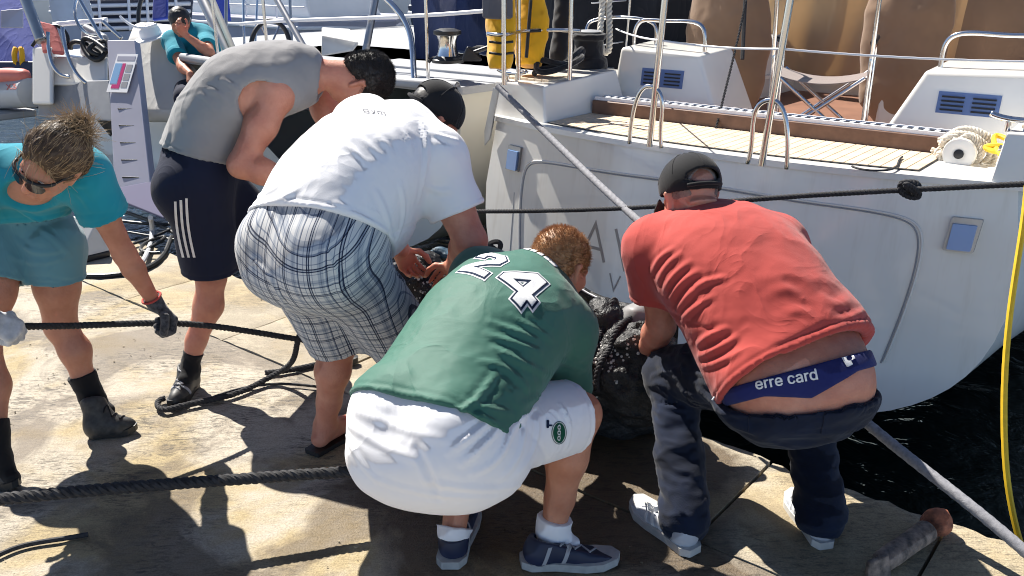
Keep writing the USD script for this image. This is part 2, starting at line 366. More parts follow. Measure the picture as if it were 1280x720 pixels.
# ------------------------------------------------------------------ people: limbs, heads, hands, clothes
def ortho(fwd, up):
    f = nrm(fwd); u = A(up, float); u = nrm(u - f * (u @ f)); return np.cross(f, u), f, u      # right, forward, up
def head_prims(c, fwd, up, s=1.0):
    r, f, u = ortho(fwd, up); R = A([r, f, u]); at = lambda x, y, z: A(c) + s * (x * r + y * f + z * u)
    el = lambda x, y, z, a, b, d: ell(at(x, y, z), R, A([a, b, d]) * s)
    o = [(el(0, -.012, .035, .076, .096, .088), .03), (el(0, .03, -.035, .060, .066, .080), .04), (el(0, .062, -.092, .026, .024, .022), .03),
         (el(0, .078, .022, .05, .02, .016), .02), (cone(at(0, .093, .012), at(0, .114, -.03), .009 * s, .014 * s), .012),
         (el(-.013, .1, -.036, .009, .01, .008), .008), (el(.013, .1, -.036, .009, .01, .008), .008),
         (el(0, .094, -.066, .024, .010, .007), .006), (el(0, .092, -.079, .021, .011, .008), .006),
         (el(-.042, .062, -.02, .022, .024, .02), .02), (el(.042, .062, -.02, .022, .024, .02), .02)]
    for q in (-1, 1):
        o += [(cone(at(q * .072, .004, -.035), at(q * .083, -.018, .016), .008 * s, .011 * s), .008), (cone(at(q * .083, -.018, .016), at(q * .081, -.002, .022), .009 * s, .008 * s), .006)]
    cuts = [el(-.031, .093, .012, .016, .014, .011), el(.031, .093, .012, .016, .014, .011), el(0, .107, -.0725, .022, .008, .0025), el(-.089, .0, -.004, .006, .011, .016), el(.089, .0, -.004, .006, .011, .016)]
    eyes = [(at(q * .031, .079, .012), .0125 * s) for q in (-1, 1)]
    return o, cuts, eyes, at, R
def hand_prims(wr, d, pn, side, curl=(35, 45, 30), thumb=0.5, s=1.0, r=0.0092):
    d = nrm(d); pn = nrm(A(pn) - d * (A(pn) @ d)); lat = np.cross(d, pn) * side; wr = A(wr)
    o = []
    for q, ln in ((.033, .088), (.011, .094), (-.011, .09), (-.031, .082)):
        o.append((cone(wr + s * (.012 * d + q * .6 * lat), wr + s * (ln * d + q * lat), .017 * s, .0125 * s), .012))
    for i, (q, ln, segs) in enumerate(((.033, .088, (.042, .026, .02)), (.011, .094, (.046, .03, .022)), (-.011, .09, (.043, .027, .021)), (-.031, .082, (.033, .021, .018)))):
        p = wr + s * (ln * d + q * lat); a = 0
        for j, L in enumerate(segs):
            a += math.radians(curl[j] * (1 + .12 * (i - 1)))
            e = p + s * L * (math.cos(a) * d + math.sin(a) * pn); o.append((cone(p, e, (r - .0007 * j) * s, (r - .0007 * (j + 1)) * s), .004)); p = e
    p = wr + s * (.028 * d + .024 * lat + .006 * pn)
    for L, v in ((.046, d * .62 + lat * .72 + pn * .3), (.034, d * .8 + lat * (.45 - thumb * .4) + pn * (.3 + thumb * .5)), (.026, d * .8 + lat * (.1 - thumb * .5) + pn * (.3 + thumb * .6))):
        e = p + s * L * nrm(v); o.append((cone(p, e, .0125 * s, .0105 * s), .006)); p = e
    return o
def bez(a, m, b, t): return (1 - t) ** 2 * A(a) + 2 * t * (1 - t) * A(m) + t * t * A(b)
class Figure:
    """The sculpture of one person: joints J (world), build D; limbs as lists of (primitive, blend)."""
    def __init__(s, J, D):
        s.J, s.D = J, D; g = D.get('girth', 1.0); W = D.get('w', 1.0)
        s.sp = lambda t: bez(J['pelvis'], J['mid'], J['neck'], t)
        t0 = nrm(s.sp(.05) - s.sp(0)); s.down0 = -t0
        rp, rs = nrm(J['hipR'] - J['hipL']), nrm(J['shR'] - J['shL'])
        tab = D.get('torso', ((-.12, .15, .10), (0, .178, .13), (.3, .162, .12), (.6, .178, .125), (.86, .172, .105), (1.0, .085, .075)))
        C = [s.sp(t) if t >= 0 else J['pelvis'] + s.down0 * (-t) for t, _, _ in tab]
        Rt = [rp + (rs - rp) * min(max(t, 0), 1) for t, _, _ in tab]
        s.loft_args = (C, Rt, [a * W for _, a, _ in tab], [b * g for _, _, b in tab]); s.rp, s.rs = rp, rs
        s.torso = [(loft(*s.loft_args), .03)]
        s.back0 = nrm(np.cross(rp, t0)) * D.get('backsign', 1)          # from the pelvis towards the buttocks
        s.glutes = [(ell(J['hip' + q] + s.back0 * .055 - (J['hip' + q] - J['pelvis']) * .1 + s.down0 * .035, np.eye(3), A([1, 1, 1]) * .098 * g), .05) for q in 'LR']
        ch = s.sp(.9)
        s.shoulder = {q: [(cone(ch + (J['neck'] - ch) * .3, J['sh' + q], .075, .06), .05), (ell(J['sh' + q], np.eye(3), A([1, 1, 1]) * .062 * D.get('arm', 1)), .03)] for q in 'LR'}
        am = D.get('arm', 1.0); lg = D.get('leg', 1.0)
        s.upper, s.fore, s.thigh, s.shank = {}, {}, {}, {}
        for q in 'LR':
            S_, L_, W_ = J['sh' + q], J['el' + q], J['wr' + q]; m = L_ + (W_ - L_) * .28
            s.upper[q] = [(cone(S_, S_ + (L_ - S_) * .45, .056 * am, .054 * am), .03), (cone(S_ + (L_ - S_) * .45, L_, .053 * am, .042 * am), .03)]
            s.fore[q] = [(cone(L_, m, .041 * am, .045 * am), .03), (cone(m, W_, .044 * am, .027 * am), .02)]
            H, K, N_ = J['hip' + q], J['kn' + q], J['an' + q]; kb = nrm(np.cross(np.cross(K - H, N_ - K), N_ - H) + 1e-6) ; mid = K + (N_ - K) * .33
            bk = J.get('calfdir' + q); bk = nrm(bk) if bk is not None else nrm((H + N_) / 2 - K + 1e-6)
            s.thigh[q] = [(cone(H, H + (K - H) * .5, .093 * lg, .08 * lg), .04), (cone(H + (K - H) * .5, K, .079 * lg, .057 * lg), .03)]
            s.shank[q] = [(cone(K, mid + bk * .018, .055 * lg, .056 * lg), .03), (cone(mid + bk * .018, K + (N_ - K) * .72, .055 * lg, .04 * lg), .03), (cone(K + (N_ - K) * .7, N_, .041 * lg, .034 * lg), .02)]
        nb = J['neck'] - (J['neck'] - s.sp(.9)) * .2
        hr, hf, hu = ortho(J['hfwd'], J['hup'])
        s.neck = [(cone(nb, J['head'] - hu * .045 - hf * .02, .064 * D.get('neck', 1), .056 * D.get('neck', 1)), .035)]
        s.head, s.hcuts, s.eyes, s.hat, s.hR = head_prims(J['head'], J['hfwd'], J['hup'], D.get('hs', 1.0))
    def collar(s, r=.074, up=.035):
        """The neck hole of a shirt."""
        d = nrm(s.J['head'] - s.J['neck']); r *= s.D.get('neck', 1); return cone(s.J['neck'] + d * (up + r), s.J['head'] + d * .05, r, r * 1.2)
    def feet(s, q):
        """A bare foot: heel, instep, ball, toes."""
        J = s.J; an, toe = J['an' + q], A(J['toe' + q]); z = toe[2]; f = nrm([*(toe - an)[:2], 0]); heel = A([*(an - f * .03)[:2], z + .03]); ball = A([*(toe - f * .06)[:2], z + .022]); lat = np.cross(f, Z)
        o = [(cone(an, heel, .036, .03), .02), (cone(an, ball, .034, .022), .03), (cone(heel, ball, .03, .028), .02)]
        for k in range(5): o.append((cone(ball + lat * (k - 2) * .016, A([*(toe - f * (.004 * abs(k - 1.5) + .02))[:2], z + .014]) + lat * (k - 2) * .015, .014, .0095), .008))
        return o
    def body(s, hands=(), feet='', h=0.006, extra=()):
        allp = s.torso + s.glutes + s.neck + s.shoulder['L'] + s.shoulder['R']
        for q in 'LR': allp += s.upper[q] + s.fore[q] + s.thigh[q] + s.shank[q]
        allp += list(extra)
        for q in feet: allp += s.feet(q)
        small = list(s.head) + [p for hd in hands for p in hd]
        lo, hi = bounds([p for p, _ in allp + small]); c = Clay(lo, hi, h)
        for p, k in allp: c.add(p, k)
        hc = Clay(*bounds([p for p, _ in s.head]), h)
        for p, k in small: c.add(p, k)
        for p in s.hcuts: c.cut(p, .004)
        s.clay = c; return relax(*c.skin(), 2)
    def cloth(s, pieces, h=0.008, jk=.04, cuts=(), inner=True):
        """pieces: lists (prims with blends, inflation, [(plane point, outward normal)...]); each is cut by its planes, then all are joined."""
        lo, hi = bounds([p for pr, inf, pl in pieces for p, _ in pr], .09); tot = None
        for pr, inf, pl in pieces:
            c = Clay(lo, hi, h)
            for p, k in pr: c.add(p, k, inf)
            for pt, n in pl: c.plane(pt, n)
            if tot is None: tot = c
            else: tot.join(c, jk)
        for p in cuts: tot.cut(p, .006)
        hol = [q for pr, inf, pl in pieces for q in pl]
        if inner and hol:
            b = Clay(lo, hi, h)
            for p, k in s.torso + s.glutes + s.neck + sum([s.shoulder[q] + s.upper[q] + s.fore[q] + s.thigh[q] + s.shank[q] for q in 'LR'], []): b.add(p, k)
            tot.hollow(b, hol)
        v, f = relax(*tot.skin(), 2); nn = normals(v, f)
        for pt, n in hol:                                       # a stitched hem a finger's width above each edge
            d = -((v - pt) @ nrm(n)); v = v - nn * (.0026 * np.exp(-((d - .021) / .0055) ** 2) * (np.linalg.norm(v - pt, axis=1) < .45))[:, None]
        return v, f
def sleeve(F, q, t, r0=.07, r1=.075, k=.04):
    S_, L_ = F.J['sh' + q], F.J['el' + q]; e = along(S_, L_, t); return ([(cone(S_, along(S_, L_, t + .2), r0, r1), k)] + [(p, .04) for p, _ in F.shoulder[q]], .012, [(e, L_ - S_)])
def shoe(parent, heel, toe, ankle, upper_m, sole_m, h=0.0045, high=0.0, stripe=None, lace=None, tip=None, w=1.0, name='shoe', label=None):
    """A low shoe: sole cut to a foot's outline, upper moulded over the foot, collar, laces and side stripes."""
    heel, toe = A([*heel[:2], 0]), A([*toe[:2], 0]); f = nrm(toe - heel); lat = np.cross(f, Z); L = np.linalg.norm(toe - heel)
    s = L / .29; X = lambda x, y, z: heel + f * x * s + lat * y * s * w + Z * z
    out = sg.Polygon([(.0, -.02), (.02, -.036), (.09, -.036), (.17, -.046), (.225, -.047), (.27, -.03), (.29, 0), (.28, .026), (.24, .043), (.19, .044), (.1, .032), (.03, .034), (.005, .02)]).buffer(.006, quad_segs=4)
    sole = trimesh.creation.extrude_polygon(out, .026, engine='earcut'); sv = np.array(sole.vertices); sv[:, 2] += .003; sv[:, 2] += np.where(sv[:, 0] > .22, (sv[:, 0] - .22) * .18, 0)
    sole = (heel + f * sv[:, :1] * s + lat * sv[:, 1:2] * s * w + Z * sv[:, 2:3], np.array(sole.faces))
    an = A(ankle); col = along(X(.055, 0, .075), an, .35) + Z * high
    pr = [(ell(X(.215, -.003, .032), A([f, lat, Z]), A([.078 * s, .044 * s * w, .038])), .03), (cone(X(.05, 0, .045), X(.16, -.003, .035), .036, .037), .03), (cone(X(.05, 0, .035), X(.04, 0, .06), .034, .032), .02), (cone(X(.05, 0, .05), col, .038, .041), .03), (cone(X(.15, 0, .05), col, .03, .036), .03)]
    c = Clay(*bounds([p for p, _ in pr], .02), h)
    for p, k in pr: c.add(p, k)
    c.plane(X(0, 0, .018), -Z); n = nrm(col - X(.055, 0, .03)) if high == 0 else nrm(an - X(.05, 0, .03)); c.plane(col + n * .005, n)
    c.cut(cone(col - n * .012, col + n * .06, .032, .036), .006)
    up = relax(*c.skin(), 2)
    u = part(parent, name, up, upper_m, True, label); part(u, 'sole', sole, sole_m, 35)
    T = trimesh.Trimesh(*up, process=False)
    if lace:
        for i in range(5):
            x = .125 + .022 * i; o = X(x, 0, .3); zz = []
            for y in np.linspace(-.024, .024, 9):
                l, r_, _ = T.ray.intersects_location([X(x + .012 * (y / .024) * (1 if i % 2 else -1), y, .3)], [[0, 0, -1.0]], multiple_hits=False)
                if len(l): zz.append(l[0] + Z * .002)
            if len(zz) > 3: part(u, 'lace', tube(zz, .0032, 6), lace, True)
    if stripe:
        for q in (1, -1):
            for x0 in stripe[1]:
                g = sg.Polygon([(x0, .03), (x0 + .012, .03), (x0 + .032, .085), (x0 + .02, .085)])
                m = decal(T, flat(g), X(0, 0, 0) + lat * 0, f * s, Z, .002, .01, back=.2) if q == -1 else decal(T, moved(flat(g), sx=-1), X(0, 0, 0), -f * s, Z, .002, .01, back=.2)
                if m is not None: part(u, 'stripe', m if q == -1 else m, stripe[0], True)
    return u
def eyeballs(parent, F):
    for c, r in F.eyes:
        b = trimesh.creation.icosphere(2, r); part(parent, 'eye', (b.vertices + c, b.faces), 'eye_white', True)
        d = trimesh.creation.icosphere(2, r * .55); part(parent, 'iris', (d.vertices + c + nrm(F.J['hfwd']) * r * .55, d.faces), 'eye_dark', True)
def hair_cap(F, prims, cuts=(), amp=.004, scale=90, h=.004, seed=3):
    c = Clay(*bounds(prims, .03), h)
    for p in prims: c.add(p, .02)
    for p in cuts: c.cut(p, .012)
    c.wobble(amp, scale, seed); return c.skin()
def strands(parent, name, roots, dirs, length, material, width=.0012, droop=.0, jitter=.35, seed=1, n=5, label=None, pull=None):
    """Hair as curves growing from points of the scalp."""
    rg = np.random.default_rng(seed); m = len(roots); L = length * rg.uniform(.6, 1.15, (m, 1)); d = dirs + rg.normal(0, jitter, (m, 3)); d /= np.linalg.norm(d, axis=1, keepdims=True)
    t = np.linspace(0, 1, n)[None, :, None]; bend = rg.normal(0, .25, (m, 3))[:, None]
    p = roots[:, None] + L[:, None] * (d[:, None] * t + bend * t * t * .6) - Z * droop * t * t
    if pull is not None: p = p - pull[:, None] * L[:, None] * t * t * .5
    path = parent.path + '/' + unique(parent.path, name); c = UsdGeom.BasisCurves.Define(stage, path); c.CreateTypeAttr('linear')
    c.CreatePointsAttr(Vt.Vec3fArray.FromNumpy((p.reshape(-1, 3) - parent.loc).astype(np.float32))); c.CreateCurveVertexCountsAttr(Vt.IntArray.FromNumpy(np.full(m, n, np.int32)))
    w = np.tile(np.linspace(width, width * .4, n), m); c.CreateWidthsAttr(Vt.FloatArray.FromNumpy(w.astype(np.float32))); c.SetWidthsInterpolation('vertex')
    UsdShade.MaterialBindingAPI.Apply(c.GetPrim()).Bind(LOOK[material]); tag(c.GetPrim(), label, kind='stuff')
def sample(mesh, n, seed=0, keep=None):
    v, f = mesh; T = trimesh.Trimesh(v, f, process=False); rg = np.random.default_rng(seed); a = np.cumsum(T.area_faces); k = np.searchsorted(a, rg.uniform(0, a[-1], n)); b = rg.dirichlet((1, 1, 1), n)
    p = (v[f[k]] * b[..., None]).sum(1); nn = T.face_normals[k]
    if keep is not None: m = keep(p); p, nn = p[m], nn[m]
    return p, nn

# ------------------------------------------------------------------ materials
def skin(name, c, c2): plain(name, c, 0.5, spec=0.4, col2=c2, vscale=14, bump=0.0016, bscale=130, sss=0.12, detail=8)
skin('skin_tan', (.50, .225, .135), (.39, .155, .09)); skin('skin_red', (.54, .245, .165), (.43, .165, .11)); skin('skin_tan2', (.48, .225, .145), (.37, .155, .095))
def cloth(name, c, var=.12, rough=.85, sheen=.25, col2=None, weave=900, bump=.0006, vs=5, trans=0, crease=.0018, cscale=5):
    plain(name, c, rough, spec=.2, var=var, col2=col2, vscale=vs, bump=bump, bscale=weave, sheen=sheen, trans=trans, crease=crease, cscale=cscale)
cloth('green_cloth', (.04, .14, .102), .15, .55, .15, vs=3); cloth('white_cloth', (.82, .82, .84), .04, vs=3, crease=.0012); cloth('red_cloth', (.46, .066, .054), .16, vs=4, sheen=.15)
cloth('grey_vest_cloth', (.27, .262, .265), .12); cloth('navy_short_cloth', (.012, .016, .038), .2, sheen=.05); cloth('teal_cloth', (.012, .27, .36), .15, sheen=.15); cloth('teal_short_cloth', (.11, .27, .33), .12)
cloth('navy_cloth', (.016, .022, .12), .15, sheen=.1); cloth('black_cloth', (.012, .012, .014), .3, sheen=.1); cloth('grey_cloth', (.38, .38, .40), .15); cloth('black_glove', (.018, .018, .022), .35, col2=(.10, .10, .11), vs=60); cloth('grey_glove', (.55, .56, .58), .3, vs=30)
cloth('white_print', (.76, .76, .76), .12, sheen=0, vs=45); cloth('green_print', (.01, .09, .05), .3, sheen=0, vs=60); cloth('navy_print', (.01, .02, .05), .1, sheen=0); cloth('dark_print', (.30, .30, .32), .35, sheen=0, vs=120)
mat('denim', {'tc': ('texture_coordinate', {}), 'n': ('noise_texture', {'scale': 4, 'detail': 5, 'roughness': .7}), 'r': ('rgb_ramp', {'ramp': [(.40, (.004, .008, .022)), (.64, (.007, .016, .046)), (.86, (.04, .085, .20))]}),
              'n2': ('noise_texture', {'scale': 260, 'detail': 2}), 'mx': ('mix', {'mix_type': 'multiply', 'fac': .5}), 'b': ('bump', {'distance': .0012}), 'p': ('principled_bsdf', {'roughness': .85, 'specular_ior_level': .2, 'sheen_weight': .1})},
    [('tc.object', 'n.vector'), ('tc.object', 'n2.vector'), ('n.fac', 'r.fac'), ('r.color', 'mx.color1'), ('n2.color', 'mx.color2'), ('mx.color', 'p.base_color'), ('n2.fac', 'b.height'), ('b.normal', 'p.normal')])
def plaid(name):
    nd = {'tc': ('texture_coordinate', {}), 'sp': ('separate_xyz', {}), 'wn': ('noise_texture', {'scale': 2.5, 'detail': 1}), 'p': ('principled_bsdf', {'roughness': .85, 'specular_ior_level': .2, 'sheen_weight': .2}),
          'fn': ('noise_texture', {'scale': 700, 'detail': 2}), 'b': ('bump', {'distance': .0006}), 'mx': ('mix', {'mix_type': 'multiply', 'fac': 1.0})}
    lk = [('tc.UV', 'sp.vector'), ('mx.color', 'p.base_color'), ('tc.object', 'fn.vector'), ('fn.fac', 'b.height'), ('b.normal', 'p.normal')]
    W, K, L, M = (.76, .76, .76), (.035, .05, .10), (.30, .34, .42), (.52, .55, .60)
    for ax, per in (('x', .088), ('y', .080)):
        nd['d' + ax] = ('math', {'math_type': 'multiply', 'value2': 1 / per}); nd['f' + ax] = ('math', {'math_type': 'fraction'})
        nd['r' + ax] = ('rgb_ramp', {'interpolate': False, 'ramp': [(0, W), (.06, L), (.09, W), (.20, K), (.238, M), (.275, K), (.313, W), (.38, L), (.40, W), (.58, M), (.66, L), (.69, M), (.76, W), (.82, L), (.86, K), (.885, W)]})
        lk += [('sp.' + ax, f'd{ax}.value1'), (f'd{ax}.value', f'f{ax}.value1'), (f'f{ax}.value', f'r{ax}.fac')]
    lk += [('rx.color', 'mx.color1'), ('ry.color', 'mx.color2')]
    mat(name, nd, lk)
plaid('plaid_cloth')
plain('ginger_hair', (.46, .25, .11), .55, col2=(.25, .11, .045), vscale=40); plain('dark_hair', (.022, .017, .015), .5, col2=(.008, .006, .006), vscale=30); plain('grey_hair', (.24, .18, .15), .6, col2=(.12, .08, .07), vscale=30)
plain('blond_hair', (.13, .075, .04), .5, col2=(.04, .024, .014), vscale=30); plain('light_hair', (.31, .225, .135), .45, col2=(.35, .22, .10), vscale=30)
plain('eye_white', (.8, .78, .75), .15); plain('eye_dark', (.05, .03, .02), .1); plain('dark_lens', (.01, .01, .012), .06, spec=.8)
plain('navy_shoe', (.014, .02, .05), .5, var=.3); plain('black_shoe', (.016, .016, .017), .55, col2=(.045, .045, .045), vscale=40); plain('white_shoe', (.48, .50, .54), .6, var=.15, vscale=18); plain('grey_sole', (.42, .42, .41), .7, var=.25, vscale=30); plain('white_sole', (.55, .54, .51), .7, var=.2, vscale=30)
plain('black_rubber', (.014, .014, .014), .45, var=.3, vscale=25, bump=.001, bscale=80)
# the boats
plain('gelcoat', (.80, .785, .745), .2, col2=(.73, .715, .675), vscale=1.6, coat=.3, detail=8); mat('hull_gelcoat', {'tc': ('texture_coordinate', {}), 'mp': ('mapping', {'scale': (9, 9, .8)}), 'n': ('noise_texture', {'scale': 1.6, 'detail': 8, 'roughness': .65}), 'n2': ('noise_texture', {'scale': 1.1, 'detail': 5}), 'r': ('rgb_ramp', {'ramp': [(.30, (.74, .715, .66)), (.48, (.81, .795, .75)), (.7, (.82, .81, .77))]}), 'r2': ('rgb_ramp', {'ramp': [(.35, (.95, .945, .93)), (.6, (1, 1, 1))]}),
    'm': ('mix', {'mix_type': 'multiply', 'fac': 1.0}), 'b': ('bump', {'distance': .006, 'strength': .5}), 'p': ('principled_bsdf', {'roughness': .2, 'coat_weight': .3})}, [('tc.object', 'mp.vector'), ('mp.vector', 'n.vector'), ('tc.object', 'n2.vector'), ('n.fac', 'r.fac'), ('n2.fac', 'r2.fac'), ('r.color', 'm.color1'), ('r2.color', 'm.color2'), ('m.color', 'p.base_color'), ('n2.fac', 'b.height'), ('b.normal', 'p.normal')])
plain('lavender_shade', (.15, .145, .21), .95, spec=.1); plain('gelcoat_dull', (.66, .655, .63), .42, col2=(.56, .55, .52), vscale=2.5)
plain('beige_hull', (.60, .575, .50), .35, col2=(.55, .52, .45), vscale=1.5); plain('grey_deck', (.36, .37, .39), .6, col2=(.29, .30, .32), vscale=5, bump=.001, bscale=120)
plain('lavender_hull', (.40, .40, .48), .4, var=.12, vscale=2); plain('steel', (.72, .72, .73), .16, metal=1.0); plain('dull_steel', (.45, .45, .46), .4, metal=1.0, var=.2)
plain('black_plastic', (.014, .014, .016), .4); plain('dark_window', (.018, .02, .03), .08, spec=.7); plain('slate_hull', (.045, .05, .075), .3, var=.15, vscale=1); plain('grey_plastic', (.30, .31, .33), .5)
plain('teak', (.66, .54, .40), .75, col2=(.54, .42, .29), vscale=9, bump=.0008, bscale=90); plain('caulk', (.02, .02, .02), .7); plain('brown_wood', (.20, .105, .065), .5, col2=(.13, .065, .04), vscale=12); plain('red_teak', (.24, .115, .072), .55, col2=(.17, .08, .05), vscale=4)
cloth('tan_canvas', (.70, .55, .36), .12, trans=.45, vs=2, crease=.001); cloth('brown_canvas', (.38, .25, .165), .2, trans=.25, vs=3, crease=.001); cloth('navy_canvas', (.018, .032, .105), .25, vs=2); cloth('black_canvas', (.013, .013, .017), .3, vs=2)
cloth('pale_canvas', (.42, .52, .66), .15, trans=.3); cloth('yellow_canvas', (.80, .42, .02), .12, vs=3); cloth('grey_canvas', (.10, .10, .12), .2); cloth('cream_canvas', (.60, .59, .57), .1, vs=2); cloth('chair_canvas', (.25, .20, .18), .1); cloth('pink_canvas', (.60, .16, .15), .2, vs=5); cloth('blue_canvas', (.02, .045, .30), .25, vs=3)
plain('vent_blue', (.10, .16, .34), .4); plain('grey_pvc', (.50, .51, .52), .5, var=.1); plain('red_pvc', (.62, .17, .13), .5, var=.15); plain('purple_print', (.16, .05, .25), .5); plain('magenta_print', (.50, .02, .16), .5); plain('blue_print', (.20, .38, .62), .5); plain('grey_print', (.30, .30, .32), .5); plain('paper_white', (.80, .80, .82), .5); plain('name_grey', (.30, .27, .25), .4); plain('lens_blue', (.20, .34, .62), .12, spec=.7)
# ropes
plain('black_rope', (.011, .011, .013), .8, col2=(.03, .03, .034), vscale=60, bump=.0012, bscale=300); plain('grey_rope', (.30, .30, .32), .8, col2=(.19, .19, .21), vscale=70, bump=.001, bscale=300); plain('yellow_rope', (.85, .55, .02), .6, var=.15, vscale=40); plain('cream_rope', (.72, .66, .56), .8, var=.25, vscale=60, bump=.001, bscale=300); plain('grey_hose', (.45, .46, .48), .5)
# quay, water, iron
def stone(name, pale, sand, scuff, wet, bump=.004, shade_spot=(.10, 2.75, 0)):  # around this last point the stone is coloured darker to deepen the shadow
    """Worn concrete: pale and sandy fields, dragged dark scuffs gathered in patches, damp patches that are darker and smoother, one patch darkened to deepen the shade, grit."""
    mat(name, {'tc': ('texture_coordinate', {}), 'n1': ('noise_texture', {'scale': 1.3, 'detail': 5, 'roughness': .6, 'distortion': .4}), 'mp': ('mapping', {'scale': (1.0, 3.8, 1), 'rotation': (0, 0, -.35)}), 'n2': ('noise_texture', {'scale': 15, 'detail': 9, 'roughness': .78, 'distortion': 1.2}),
               'nm': ('noise_texture', {'scale': 1.9, 'detail': 3}), 'n3': ('noise_texture', {'scale': 150, 'detail': 3, 'roughness': .7}), 'nw': ('noise_texture', {'scale': 1.55, 'detail': 7, 'roughness': .6, 'distortion': .7}),
               'r1': ('rgb_ramp', {'ramp': [(.36, pale), (.48, tuple(c * .9 for c in pale)), (.58, sand), (.72, tuple(c * .8 for c in sand))]}), 'r2': ('rgb_ramp', {'ramp': [(.49, (0, 0, 0)), (.57, (.8, .8, .8)), (.66, (1, 1, 1))]}), 'rm': ('rgb_ramp', {'ramp': [(.40, (0, 0, 0)), (.56, (1, 1, 1))]}),
               'rw': ('rgb_ramp', {'ramp': [(.475, (0, 0, 0)), (.545, (1, 1, 1))]}), 'r3': ('rgb_ramp', {'ramp': [(.32, (.72, .72, .72)), (.55, (1, 1, 1)), (.72, (1.12, 1.12, 1.12))]}),
               'ms': ('math', {'math_type': 'multiply'}), 'msk': ('math', {'math_type': 'multiply', 'value2': scuff}), 'mw0': ('math', {'math_type': 'multiply', 'value2': wet}), 'mw': ('math', {'math_type': 'maximum'}), 'gp': ('geometry', {}), 'sd': ('vector_math', {'math_type': 'distance', 'vector2': shade_spot}), 'sn': ('math', {'math_type': 'multiply_add', 'value2': 1.1}), 'sr': ('rgb_ramp', {'ramp': [(.0, (1, 1, 1)), (.40, (1, 1, 1)), (.52, (0, 0, 0))]}), 'sh': ('math', {'math_type': 'multiply', 'value2': .55}), 'ss': ('math', {'math_type': 'subtract', 'value2': .45}),
               'c1': ('mix', {'color2': (.05, .045, .04)}), 'c2': ('mix', {'mix_type': 'multiply', 'color2': (.27, .22, .165)}), 'c3': ('mix', {'mix_type': 'multiply', 'fac': 1.0}),
               'ro': ('map_range', {'from_min': 0, 'from_max': 1, 'to_min': .9, 'to_max': .45}), 'ad': ('math', {'math_type': 'add'}), 'b': ('bump', {'distance': bump, 'strength': 1.0}), 'p': ('principled_bsdf', {'specular_ior_level': .4})},
        [('tc.object', 'n1.vector'), ('tc.object', 'mp.vector'), ('mp.vector', 'n2.vector'), ('tc.object', 'nm.vector'), ('tc.object', 'n3.vector'), ('tc.object', 'nw.vector'), ('n1.fac', 'r1.fac'), ('n2.fac', 'r2.fac'), ('nm.fac', 'rm.fac'), ('nw.fac', 'rw.fac'), ('n3.fac', 'r3.fac'),
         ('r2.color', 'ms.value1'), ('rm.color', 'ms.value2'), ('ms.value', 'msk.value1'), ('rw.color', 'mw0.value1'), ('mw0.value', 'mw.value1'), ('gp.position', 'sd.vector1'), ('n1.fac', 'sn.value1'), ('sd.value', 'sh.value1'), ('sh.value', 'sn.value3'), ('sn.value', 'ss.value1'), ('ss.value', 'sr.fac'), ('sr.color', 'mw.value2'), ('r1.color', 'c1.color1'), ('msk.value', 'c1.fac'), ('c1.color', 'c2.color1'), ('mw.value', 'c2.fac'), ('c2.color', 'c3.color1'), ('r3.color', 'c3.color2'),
         ('c3.color', 'p.base_color'), ('mw.value', 'ro.value'), ('ro.result', 'p.roughness'), ('n2.fac', 'ad.value1'), ('n3.fac', 'ad.value2'), ('ad.value', 'b.height'), ('b.normal', 'p.normal')])
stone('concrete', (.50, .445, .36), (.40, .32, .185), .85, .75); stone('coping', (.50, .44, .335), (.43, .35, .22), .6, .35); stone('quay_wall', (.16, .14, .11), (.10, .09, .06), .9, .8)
mat('water', {'tc': ('texture_coordinate', {}), 'n': ('noise_texture', {'scale': 3.2, 'detail': 4, 'roughness': .55, 'distortion': .6}), 'b': ('bump', {'distance': .05}), 'p': ('principled_bsdf', {'base_color': (.004, .010, .010), 'roughness': .06, 'specular_ior_level': .5, 'ior': 1.33})},
    [('tc.object', 'n.vector'), ('n.fac', 'b.height'), ('b.normal', 'p.normal')])
plain('rusty_iron', (.36, .27, .21), .8, col2=(.06, .05, .045), vscale=25, bump=.004, bscale=60); plain('red_rust', (.55, .19, .10), .85, col2=(.16, .06, .035), vscale=22, bump=.006, bscale=40)
plain('wet_black', (.009, .009, .010), .5, col2=(.03, .03, .03), vscale=18, bump=.02, bscale=32, spec=.35); plain('barnacle', (.62, .61, .57), .7, var=.4, vscale=60); plain('wet_grey', (.26, .25, .25), .55, col2=(.14, .14, .14), vscale=14); plain('wet_blue', (.02, .07, .12), .6, var=.6, vscale=20, bump=.01, bscale=30)

